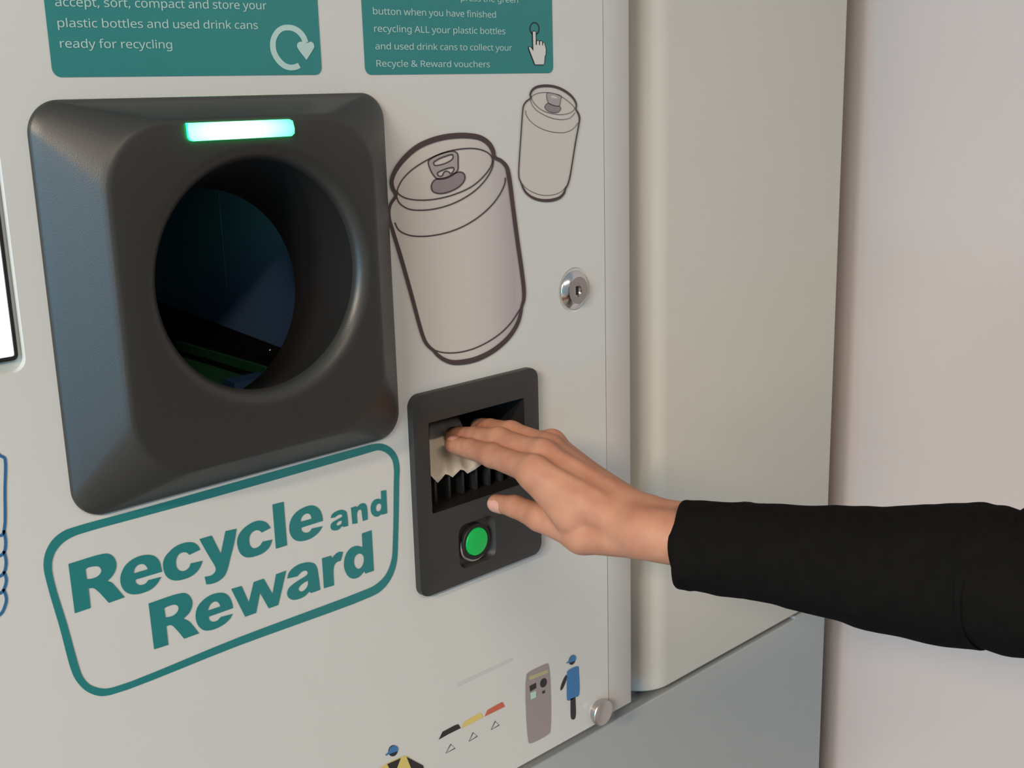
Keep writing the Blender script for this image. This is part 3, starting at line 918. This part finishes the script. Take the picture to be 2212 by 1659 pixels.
# ------------------------------------------------------------------ voucher in the slot
VP = lambda px, py, y: at_y(px, py, y)
bot = [(931, 1027), (938, 1035), (946, 1043), (954, 1034), (962, 1024), (970, 1026), (978, 1031), (987, 1022), (995, 1014), (1003, 1016), (1010, 1023), (1026, 1014), (1041, 1003)]
top = [(926 + (989 - 926) * i / 12, 913 + (899 - 913) * i / 12) for i in range(13)]
rows = 10
grid = []
for r in range(rows + 1):
    t = r / rows
    row = []
    for bq_, tq in zip(bot, top):
        x = bq_[0] + (tq[0] - bq_[0]) * t
        yv = bq_[1] + (tq[1] - bq_[1]) * t
        row.append(VP(x, yv, 0.0065 + 0.034 * t ** 1.15 + 0.0010 * math.sin(t * 5.0)))
    grid.append(row)
bm = bmesh.new()
gv = [[bm.verts.new(p) for p in row] for row in grid]
for r in range(rows):
    for i in range(12):
        bm.faces.new((gv[r][i], gv[r][i + 1], gv[r + 1][i + 1], gv[r + 1][i]))
vch = link('voucher', bm, M_PAPER, None, 60)
sm = vch.modifiers.new('thick', 'SOLIDIFY')
sm.thickness = 0.00025
tag(vch, 'torn cream paper voucher hanging in the dispenser slot under the fingertips', 'voucher')

# ------------------------------------------------------------------ person: distance-field body, meshed with surface nets
def surface_nets(F, org, h):
    s = F < 0
    c8 = [s[i:s.shape[0] - 1 + i, j:s.shape[1] - 1 + j, k:s.shape[2] - 1 + k] for i in (0, 1) for j in (0, 1) for k in (0, 1)]
    cnt = sum(c.astype(np.int8) for c in c8)
    mask = (cnt > 0) & (cnt < 8)
    ci, cj, ck = np.nonzero(mask)
    idx = -np.ones(mask.shape, np.int64)
    idx[ci, cj, ck] = np.arange(len(ci))
    acc = np.zeros((len(ci), 3))
    num = np.zeros(len(ci))
    cor = [(i, j, k) for i in (0, 1) for j in (0, 1) for k in (0, 1)]
    for a in range(8):
        for b in range(a + 1, 8):
            d = np.abs(np.array(cor[a]) - np.array(cor[b]))
            if d.sum() != 1:
                continue
            fa = F[ci + cor[a][0], cj + cor[a][1], ck + cor[a][2]]
            fb = F[ci + cor[b][0], cj + cor[b][1], ck + cor[b][2]]
            cross = (fa < 0) != (fb < 0)
            t = np.where(cross, fa / np.where(cross, fa - fb, 1), 0)
            p = np.array(cor[a])[None] + t[:, None] * (np.array(cor[b]) - np.array(cor[a]))[None]
            acc += np.where(cross[:, None], p, 0)
            num += cross
    vts = (np.stack([ci, cj, ck], 1) + acc / num[:, None]) * h + np.array(org)
    quads = []
    sx = s[:-1] != s[1:]
    i, j, k = np.nonzero(sx[:, 1:-1, 1:-1])
    j += 1
    k += 1
    q = np.stack([idx[i, j - 1, k - 1], idx[i, j, k - 1], idx[i, j, k], idx[i, j - 1, k]], 1)
    fl = s[i, j, k]
    quads.append(np.where(fl[:, None], q, q[:, ::-1]))
    sy = s[:, :-1] != s[:, 1:]
    i, j, k = np.nonzero(sy[1:-1, :, 1:-1])
    i += 1
    k += 1
    q = np.stack([idx[i - 1, j, k - 1], idx[i - 1, j, k], idx[i, j, k], idx[i, j, k - 1]], 1)
    fl = s[i, j, k]
    quads.append(np.where(fl[:, None], q, q[:, ::-1]))
    sz = s[:, :, :-1] != s[:, :, 1:]
    i, j, k = np.nonzero(sz[1:-1, 1:-1, :])
    i += 1
    j += 1
    q = np.stack([idx[i - 1, j - 1, k], idx[i, j - 1, k], idx[i, j, k], idx[i - 1, j, k]], 1)
    fl = s[i, j, k]
    quads.append(np.where(fl[:, None], q, q[:, ::-1]))
    return vts, np.concatenate(quads)


def cone(Pn, a, b, ra, rb):
    """distance to a tapered capsule"""
    a, b = np.array(a, np.float32), np.array(b, np.float32)
    ab = b - a
    t = np.clip(((Pn - a) @ ab) / float(ab @ ab), 0, 1)
    d = Pn - a - t[..., None] * ab
    return np.sqrt((d * d).sum(-1)) - (ra + (rb - ra) * t)


def ell(Pn, c, r, Rm=None):
    d = Pn - np.array(c, np.float32)
    if Rm is not None:
        d = d @ np.array(Rm, np.float32)
    r = np.array(r, np.float32)
    k0 = np.sqrt(((d / r) ** 2).sum(-1))
    k1 = np.sqrt(((d / (r * r)) ** 2).sum(-1)) + 1e-9
    return k0 * (k0 - 1) / k1


def smin(a, b, k):
    h = np.clip(0.5 + 0.5 * (b - a) / k, 0, 1)
    return b + (a - b) * h - k * h * (1 - h)


def grid_pts(lo, hi, h):
    ax = [np.arange(lo[i], hi[i] + h, h, dtype=np.float32) for i in range(3)]
    return np.stack(np.meshgrid(*ax, indexing='ij'), -1)


D3 = lambda px, py, d: np.array(at_d(px, py, d), np.float32)
FING = {
    'index': ([D3(979, 960.5, .831), D3(1018, 970, .817), D3(1064, 984.5, .798), D3(1153, 1018, .7635)], (6.2, 7.0, 7.9, 9.0)),
    'middle': ([D3(980, 941, .851), D3(1025, 943, .829), D3(1078, 950, .809), D3(1172, 984, .779)], (6.3, 7.1, 8.1, 9.2)),
    'ring': ([D3(1034, 920, .857), D3(1060, 925, .843), D3(1104, 935, .821), D3(1183, 966, .793)], (6.0, 6.8, 7.8, 9.0)),
    'little': ([D3(1088, 951, .872), D3(1108, 949, .861), D3(1140, 950, .846), D3(1192, 955, .812)], (5.0, 5.8, 6.8, 8.2)),
}
WR = D3(1402, 1143, .748)                       # wrist centre
uX = np.array([0.93, 0.36, -0.05], np.float32)
uX /= np.linalg.norm(uX)
WRr, WRu = WR - uX * .009, WR + uX * .011       # radial and ulnar sides
EL = D3(2215, 1268, .70)                        # elbow
FE = D3(2000, 1236, .734)                       # forearm axis inside the sleeve
TH = [D3(1072, 1087, .802), D3(1112, 1094, .790), D3(1166, 1117, .777), D3(1258, 1155, .762)]
THr = (6.1, 7.2, 9.2, 11.0)


def hand_field(Pn):
    mm = 0.001
    fing = None
    for nm in ('index', 'middle', 'ring', 'little'):
        J, r = FING[nm]
        f = None
        for i in range(3):
            g = cone(Pn, J[i], J[i + 1], r[i] * mm, r[i + 1] * mm)
            f = g if f is None else smin(f, g, 1.5 * mm)
        # slight pad swelling and knuckle
        f = smin(f, ell(Pn, J[2] + np.array([0, 0, .0002]), (.0074 * r[2] / 8, .010, .0074 * r[2] / 8)), 4 * mm)
        fing = f if fing is None else smin(fing, f, 1.6 * mm)
    palm = None
    ends = {'index': WRr + np.array([-.002, .012, .0]), 'middle': WR + np.array([0, .012, .004]), 'ring': WR + uX * .006 + np.array([0, .012, .003]), 'little': WRu + np.array([0, .012, -.001])}
    for nm, r0, r1 in (('index', 9.6, 12.5), ('middle', 9.8, 14.0), ('ring', 9.2, 13.5), ('little', 8.6, 12.0)):
        J, r = FING[nm]
        g = cone(Pn, J[3] + np.array([0, 0, -.0015]), ends[nm], r0 * mm, r1 * mm)
        palm = g if palm is None else smin(palm, g, 9 * mm)
    # heel of the hand and wrist
    fw = FE - WR
    fw = fw / np.linalg.norm(fw)
    for a, b, ra, rb in ((WRr, WRr + fw * .05, 16.5, 17.0), (WRu, WRu + fw * .05, 16.5, 17.5), (WRr + fw * .05, FE, 16.0, 8), (WRu + fw * .05, FE, 16.5, 8)):
        palm = smin(palm, cone(Pn, a, b, ra * mm, rb * mm), 9 * mm)
    # web and ball of the thumb
    palm = smin(palm, cone(Pn, TH[3] + np.array([.004, .004, 0]), FING['index'][0][3] * .45 + WRr * .55 + np.array([.010, 0, -.010]), 12.5 * mm, 10 * mm), 8 * mm)
    palm = smin(palm, cone(Pn, D3(1158, 1040, .768), D3(1232, 1122, .757), 8.0 * mm, 10.0 * mm), 7 * mm)
    th = None
    for i in range(3):
        g = cone(Pn, TH[i], TH[i + 1], THr[i] * mm, THr[i + 1] * mm)
        th = g if th is None else smin(th, g, 3 * mm)
    th = smin(th, cone(Pn, TH[3], WRr + np.array([0, .004, -.004]), 12 * mm, 13 * mm), 6 * mm)
    # tendons on the back of the hand
    for nm in ('index', 'middle'):
        J, r = FING[nm]
        a = J[3] + np.array([0, 0, .0075])
        b = ends[nm] * .75 + J[3] * .25 + np.array([0, 0, .0108])
        palm = smin(palm, cone(Pn, a, b, 2.6 * mm, 1.4 * mm), 5 * mm)
    body = smin(palm, fing, 6.5 * mm)
    body = smin(body, th, 2.2 * mm)
    # knuckle wrinkles over the middle joints
    for nm in ('index', 'middle', 'ring'):
        J, r = FING[nm]
        ax = J[2] - J[1]
        ax = ax / np.linalg.norm(ax)
        rel = Pn - (J[2] + np.array([0, 0, .006]))
        near = np.exp(-((rel * rel).sum(-1)) / (.0055 ** 2))
        s = rel @ ax.astype(np.float32)
        body = body + near * .00035 * np.cos(s / .0011 * 3.14159)
    return body


h = 0.00105
pts_all = np.array([p for J, _ in FING.values() for p in J] + TH + [WR])
fwd = FE - WR
cut = WR + fwd * 0.42
lo = np.minimum(pts_all.min(0), cut) - .030
hi = np.maximum(pts_all.max(0), cut) + .030
hi[2] -= .006
g = grid_pts(lo, hi, h)
F = np.empty(g.shape[:3], np.float32)
for i in range(0, g.shape[0], 16):
    F[i:i + 16] = hand_field(g[i:i + 16])
# end the forearm inside the sleeve
fn = fwd / np.linalg.norm(fwd)
F = np.maximum(F, ((g - cut) @ fn.astype(np.float32)))
F[0] = F[-1] = 1
F[:, 0] = F[:, -1] = 1
F[:, :, 0] = F[:, :, -1] = 1
hv, hf = surface_nets(F, lo, h)
del g, F


def skin_material():
    m = mat('skin', (0.5, 0.25, 0.17), 0.55, spec=0.22, bump=0.12, bscale=900, sss=0.12)
    nt = m.node_tree
    b = nt.nodes['Principled BSDF']
    tc = [n for n in nt.nodes if n.type == 'TEX_COORD'][0]
    n1 = nt.nodes.new('ShaderNodeTexNoise')
    n1.inputs['Scale'].default_value = 55
    n1.inputs['Detail'].default_value = 5
    cr_ = nt.nodes.new('ShaderNodeValToRGB')
    cr_.color_ramp.elements[0].position = 0.30
    cr_.color_ramp.elements[0].color = (0.375, 0.160, 0.100, 1)
    cr_.color_ramp.elements[1].position = 0.70
    cr_.color_ramp.elements[1].color = (0.455, 0.222, 0.138, 1)
    nt.links.new(tc.outputs['Object'], n1.inputs['Vector'])
    nt.links.new(n1.outputs['Fac'], cr_.inputs[0])
    nt.links.new(cr_.outputs[0], b.inputs['Base Color'])
    return m


M_SKIN = skin_material()
person = empty('person', (0.62, -0.74, 0.0))
tag(person, 'person in a black long-sleeved top reaching right hand into the voucher slot', 'person')


def pperson(name, geo, m, smooth=180, label=None, parent=None):
    o = link(name, geo, m, None, smooth)
    o.parent = person if parent is None else parent
    o.matrix_parent_inverse = Matrix.Translation(person.location).inverted() if parent is None else Matrix.Identity(4)
    if label:
        o['label'] = label
    return o


def mesh_from(verts, faces, name):
    me = bpy.data.meshes.new(name)
    me.from_pydata([tuple(map(float, v)) for v in verts], [], [tuple(map(int, f)) for f in faces])
    me.update()
    return me



# ---- the rest of the figure, standing just outside the picture on the right
V3 = lambda *a: np.array(a, np.float32)
SHR, SHL = V3(0.785, -0.665, 1.335), V3(0.455, -0.805, 1.335)
NK = V3(0.62, -0.745, 1.395)
HD = V3(0.605, -0.705, 1.535)
HIPC = V3(0.63, -0.765, 0.90)
side = (SHR - SHL) / np.linalg.norm(SHR - SHL)
front_ = V3(-side[1], side[0], 0)
ELL, WRL = V3(0.405, -0.865, 1.06), V3(0.405, -0.79, 0.83)
HR = np.stack([side, front_, V3(0, 0, 1)], 1)
ELR = EL


def torso_field(Pn, g):
    f = ell(Pn, NK + V3(0, 0, -.20), (.165 + g, .105 + g, .19 + g), HR)
    f = smin(f, ell(Pn, HIPC + V3(0, 0, .17), (.135 + g, .10 + g, .17 + g), HR), .06)
    f = smin(f, ell(Pn, HIPC, (.165 + g, .115 + g, .13 + g), HR), .06)
    for s_ in (-1, 1):
        f = smin(f, ell(Pn, NK + side * .075 * s_ + front_ * .085 + V3(0, 0, -.185), (.065 + g, .055 + g, .065 + g), HR), .05)
    f = smin(f, cone(Pn, SHL + side * .03, NK + V3(0, 0, -.04), .058 + g, .062 + g), .05)
    f = smin(f, cone(Pn, SHR - side * .03, NK + V3(0, 0, -.04), .058 + g, .062 + g), .05)
    f = smin(f, cone(Pn, SHL, ELL, .054 + g, .043 + g), .03)
    f = smin(f, cone(Pn, ELL, WRL, .042 + g, .027 + g), .015)
    return f


def legs_field(Pn, g):
    f = ell(Pn, HIPC + V3(0, 0, -.02), (.165 + g, .118 + g, .12 + g), HR)
    for s_ in (-1, 1):
        hp = HIPC + side * .085 * s_ + V3(0, 0, -.06)
        kn = HIPC + side * .090 * s_ + front_ * .02 + V3(0, 0, -.43)
        an = HIPC + side * .095 * s_ + V3(0, 0, -.82)
        leg = smin(cone(Pn, hp, kn, .083 + g, .055 + g), cone(Pn, kn, an, .054 + g, .037 + g), .02)
        leg = smin(leg, ell(Pn, kn - front_ * .025 + V3(0, 0, -.13), (.050 + g, .052 + g, .12 + g), HR), .03)
        f = smin(f, leg, .03)
    return f


def head_field(Pn):
    f = ell(Pn, HD + V3(0, 0, .02) - front_ * .012, (.074, .094, .088), HR)
    f = smin(f, ell(Pn, HD + front_ * .022 + V3(0, 0, -.045), (.056, .066, .070), HR), .03)
    f = smin(f, ell(Pn, HD + front_ * .062 + V3(0, 0, -.098), (.022, .018, .018), HR), .03)
    f = smin(f, cone(Pn, HD + front_ * .084 + V3(0, 0, .005), HD + front_ * .108 + V3(0, 0, -.034), .008, .012), .012)
    for s_ in (-1, 1):
        f = np.maximum(f, -ell(Pn, HD + side * .031 * s_ + front_ * .100 + V3(0, 0, .004), (.017, .016, .011), HR))
        f = smin(f, ell(Pn, HD + side * .031 * s_ + front_ * .076 + V3(0, 0, .003), (.013, .013, .012), HR), .003)
        f = smin(f, ell(Pn, HD + side * .032 * s_ + front_ * .086 + V3(0, 0, .020), (.020, .008, .007), HR), .010)
        f = smin(f, ell(Pn, HD + side * .076 * s_ - front_ * .006 + V3(0, 0, -.012), (.010, .018, .030), HR), .006)
    f = smin(f, ell(Pn, HD + front_ * .087 + V3(0, 0, -.062), (.024, .010, .006), HR), .006)
    f = smin(f, ell(Pn, HD + front_ * .085 + V3(0, 0, -.073), (.020, .010, .006), HR), .006)
    f = smin(f, cone(Pn, NK + V3(0, 0, -.05), HD + V3(0, 0, -.06) - front_ * .012, .054, .050), .03)
    return f


def left_hand(Pn):
    dn = (WRL - ELL) / np.linalg.norm(WRL - ELL)
    f = smin(cone(Pn, WRL - dn * .02, WRL + dn * .03, .024, .022), ell(Pn, WRL + dn * .055, (.018, .036, .045), np.stack([side, front_, V3(0, 0, 1)], 1)), .02)
    for k, (o_, ln) in enumerate(((-.030, .062), (-.011, .074), (.009, .078), (.029, .070))):
        a = WRL + dn * .085 + front_ * o_
        b = a + dn * ln * .5 + side * .006
        c_ = b + dn * ln * .5 + side * .020
        f = smin(f, smin(cone(Pn, a, b, .0090, .0080), cone(Pn, b, c_, .0080, .0065), .002), .004)
    a = WRL + dn * .025 + front_ * .030
    f = smin(f, smin(cone(Pn, a, a + dn * .035 + front_ * .018, .013, .010), cone(Pn, a + dn * .035 + front_ * .018, a + dn * .065 + front_ * .022 + side * .008, .010, .0075), .004), .010)
    return f


def nets(fun, lo_, hi_, h_):
    g_ = grid_pts(lo_, hi_, h_)
    F_ = np.empty(g_.shape[:3], np.float32)
    for i_ in range(0, g_.shape[0], 16):
        F_[i_:i_ + 16] = fun(g_[i_:i_ + 16])
    return surface_nets(F_, lo_, h_)


b1 = nets(lambda q: smin(smin(smin(torso_field(q, -.006), legs_field(q, -.006), .03), head_field(q), .02), left_hand(q), .008),
          V3(.30, -1.00, .03), V3(.90, -.50, 1.68), .0062)
bv, bf = b1
body_obj = pperson('body', mesh_from(np.concatenate([hv, bv]), np.concatenate([hf, bf + len(hv)]), 'body'), M_SKIN, 180, 'bare right hand and wrist')
sm = body_obj.modifiers.new('soft', 'SMOOTH')
sm.factor = 0.5
sm.iterations = 4

# nails follow the finger surface
bmn = bmesh.new()
bmn.from_mesh(body_obj.data)
bmn.normal_update()


def nail(center, axis, up, ln, wd, name='fingernail'):
    """patch of the fingertip surface around a centre, lifted by a hair"""
    axis = Vector(axis).normalized()
    up = Vector(up)
    up = (up - axis * up.dot(axis)).normalized()
    side = axis.cross(up)
    sel = []
    for f in bmn.faces:
        d = f.calc_center_median() - Vector(center)
        if d.length < 0.012 and f.normal.dot(up) > 0.35:
            a, s_ = d.dot(axis) / ln, d.dot(side) / wd
            if a ** 4 + s_ ** 4 < 1:
                sel.append(f)
    nb = bmesh.new()
    vm = {}
    for f in sel:
        vs = []
        for v_ in f.verts:
            if v_ not in vm:
                vm[v_] = nb.verts.new(v_.co + v_.normal * 0.00025)
            vs.append(vm[v_])
        nb.faces.new(vs)
    bmesh.ops.smooth_vert(nb, verts=nb.verts, factor=0.5)
    return pperson(name, nb, M_NAIL, 180)


ta = Vector(TH[0]) - Vector(TH[1])
nail(Vector(TH[0]) + Vector((-.0045, -.003, -.001)), ta, (-0.75, -0.45, 0.10), .0062, .0048)
for nm in ('index', 'middle'):
    J, r = FING[nm]
    fa = Vector(J[0]) - Vector(J[1])
    nail(Vector(J[0]) + Vector((0, -.001, .005)), fa, (-.1, 0.1, 1), .0058, .0045)
bmn.free()

# ---- sleeve, elbow bend and upper arm
ST = [(1464, 1078, 1271, .7445), (1500, 1080, 1276, .743), (1560, 1083, 1286, .740), (1650, 1086, 1299, .735), (1760, 1093, 1326, .729), (1880, 1091, 1359, .722),
      (2000, 1089, 1385, .714), (2110, 1088, 1402, .707), (2170, 1100, 1410, .702), (2215, 1118, 1418, .699)]
rnd = random.Random(4)
NR = 72
cents, radv = [], []
for x, t_, b_, d in ST:
    cc = at_d(x, (t_ + b_) / 2, d)
    tt = at_d(x, t_, d)
    cents.append(cc)
    radv.append((tt - cc).length)
# shoulder run beyond the frame
SH = Vector((0.792, -0.66, 1.335))
last = cents[-1]
for t, r in ((0.12, .056), (0.30, .056), (0.5, .058), (0.7, .062), (0.9, .068), (1.0, .070)):
    p = last.lerp(SH, t)
    p.x += 0.02 * math.sin(math.pi * t)
    p.z -= 0.035 * math.sin(math.pi * min(1, t * 1.15)) * (1 - t)
    cents.append(p)
    radv.append(r)
# resample
def resample(vals, n):
    out = []
    m = len(vals)
    for q in range(n):
        u = q / (n - 1) * (m - 1)
        i = min(int(u), m - 2)
        t = u - i
        p0, p1, p2, p3 = vals[max(i - 1, 0)], vals[i], vals[i + 1], vals[min(i + 2, m - 1)]
        out.append(0.5 * ((2 * p1) + (-p0 + p2) * t + (2 * p0 - 5 * p1 + 4 * p2 - p3) * t * t + (-p0 + 3 * p1 - 3 * p2 + p3) * t ** 3))
    return out


NS = 150
cs = resample([np.array(c_) for c_ in cents], NS)
rs = resample([np.array([r_]) for r_ in radv], NS)
cs_, rs_ = np.array(cs), np.array(rs)
for it in range(60):
    wt = np.clip((np.arange(NS) - 75) / 20.0, 0, 1)[1:-1, None]
    for arr in (cs_, rs_):
        arr[1:-1] += wt * 0.5 * ((arr[:-2] + arr[2:]) / 2 - arr[1:-1])
cs, rs = list(cs_), list(rs_)
rings = []
for i in range(NS):
    a = Vector(cs[min(i + 1, NS - 1)] - cs[max(i - 1, 0)]).normalized()
    vd = (Vector(cs[i]) - Vector(CAM)).normalized()
    up = Vector(-RC[1])
    up = (up - a * up.dot(a)).normalized()
    dp = a.cross(up).normalized()
    ring = []
    s_ = i / NS
    for k in range(NR):
        th_ = 2 * math.pi * k / NR
        ns = noise.noise(Vector((math.cos(th_) * 1.3, math.sin(th_) * 1.3, s_ * 17))) + 0.5 * noise.noise(Vector((math.cos(th_) * 2.6 + 5, math.sin(th_) * 2.6, s_ * 41)))
        w = 0.0015 * ns + 0.0014 * math.sin(s_ * 40 + 2.5 * math.sin(th_ + .8)) * max(0, ns)
        w *= min(1, s_ * 9)
        edge = 0.0016 * math.sin(th_ * 3 + 0.5) if i == 0 else 0
        rv = rs[i][0] + w
        if i < 5:
            rv -= 0.0042 * (1 - math.sqrt(1 - (1 - i / 5) ** 2))
        ring.append(Vector(cs[i]) + up * (math.cos(th_) * rv) + dp * (math.sin(th_) * rv * 1.12) + a * edge)
    rings.append(ring)
# turned-in hem
inner = []
a0 = Vector(cs[1] - cs[0]).normalized()
for off, sc in ((0.0, 1.0), (-0.0007, 0.985), (-0.0006, 0.955), (0.0006, 0.93), (0.02, 0.92), (0.06, 0.93)):
    inner.append([Vector(cs[0]) + (Vector(p) - Vector(cs[0])) * sc + a0 * off for p in rings[0]])
rings = inner[::-1][:-1] + rings
SLEEVE_RINGS = rings
top = pperson('sleeve', loft(rings, cap1=True), M_SLEEVE, 180, 'black knitted long sleeve')

topm = nets(lambda q: np.maximum(torso_field(q, .006), np.maximum(.86 - q[..., 2], np.maximum(q[..., 2] - 1.415, -(((q - WRL) @ ((ELL - WRL) / np.linalg.norm(ELL - WRL))) - .02) * 1.0 + np.where(q[..., 0] > .50, -1, 0)))),
            V3(.32, -.98, .84), V3(.90, -.55, 1.45), .0075)
garment = pperson('black_top', mesh_from(*topm, 'black_top'), M_SLEEVE, 180, 'black knitted top')
top.parent = garment
top.matrix_parent_inverse = Matrix.Identity(4)
M_TROUSER = mat('dark_grey_trousers', (0.02, 0.021, 0.025), 0.85, spec=0.2, noise=0.2, nscale=150)
M_HAIR = mat('dark_brown_hair', (0.035, 0.020, 0.012), 0.55, spec=0.4, noise=0.3, nscale=250)
M_SHOE = mat('black_shoe', (0.012, 0.012, 0.012), 0.4)
trm = nets(lambda q: np.maximum(legs_field(q, .006), np.maximum(.075 - q[..., 2], q[..., 2] - .95)), V3(.38, -.98, .06), V3(.90, -.55, 1.0), .0085)
pperson('trousers', mesh_from(*trm, 'trousers'), M_TROUSER, 180)


def hair_field(q):
    f = ell(q, HD + V3(0, 0, .028) - front_ * .018, (.083, .100, .094), HR)
    f = smin(f, ell(q, HD - front_ * .060 + V3(0, 0, -.07), (.075, .050, .13), HR), .04)
    face = ell(q, HD + front_ * .075 + V3(0, 0, -.035), (.066, .075, .090), HR)
    return np.maximum(f, -face)


pperson('hair', mesh_from(*nets(hair_field, V3(.46, -.92, 1.30), V3(.75, -.55, 1.68), .006), 'hair'), M_HAIR, 180)


def shoe(s_):
    an = HIPC + side * .095 * s_ + V3(0, 0, -.82)

    def f(q):
        a = smin(ell(q, an + front_ * .075 + V3(0, 0, -.045), (.044, .12, .040), HR), ell(q, an + V3(0, 0, -.02), (.045, .060, .060), HR), .03)
        return np.maximum(a, .001 - q[..., 2])
    return f


for s_ in (-1, 1):
    pperson('shoe', mesh_from(*nets(shoe(s_), V3(.38, -.98, -.01), V3(.90, -.48, .16), .007), 'shoe'), M_SHOE, 180)
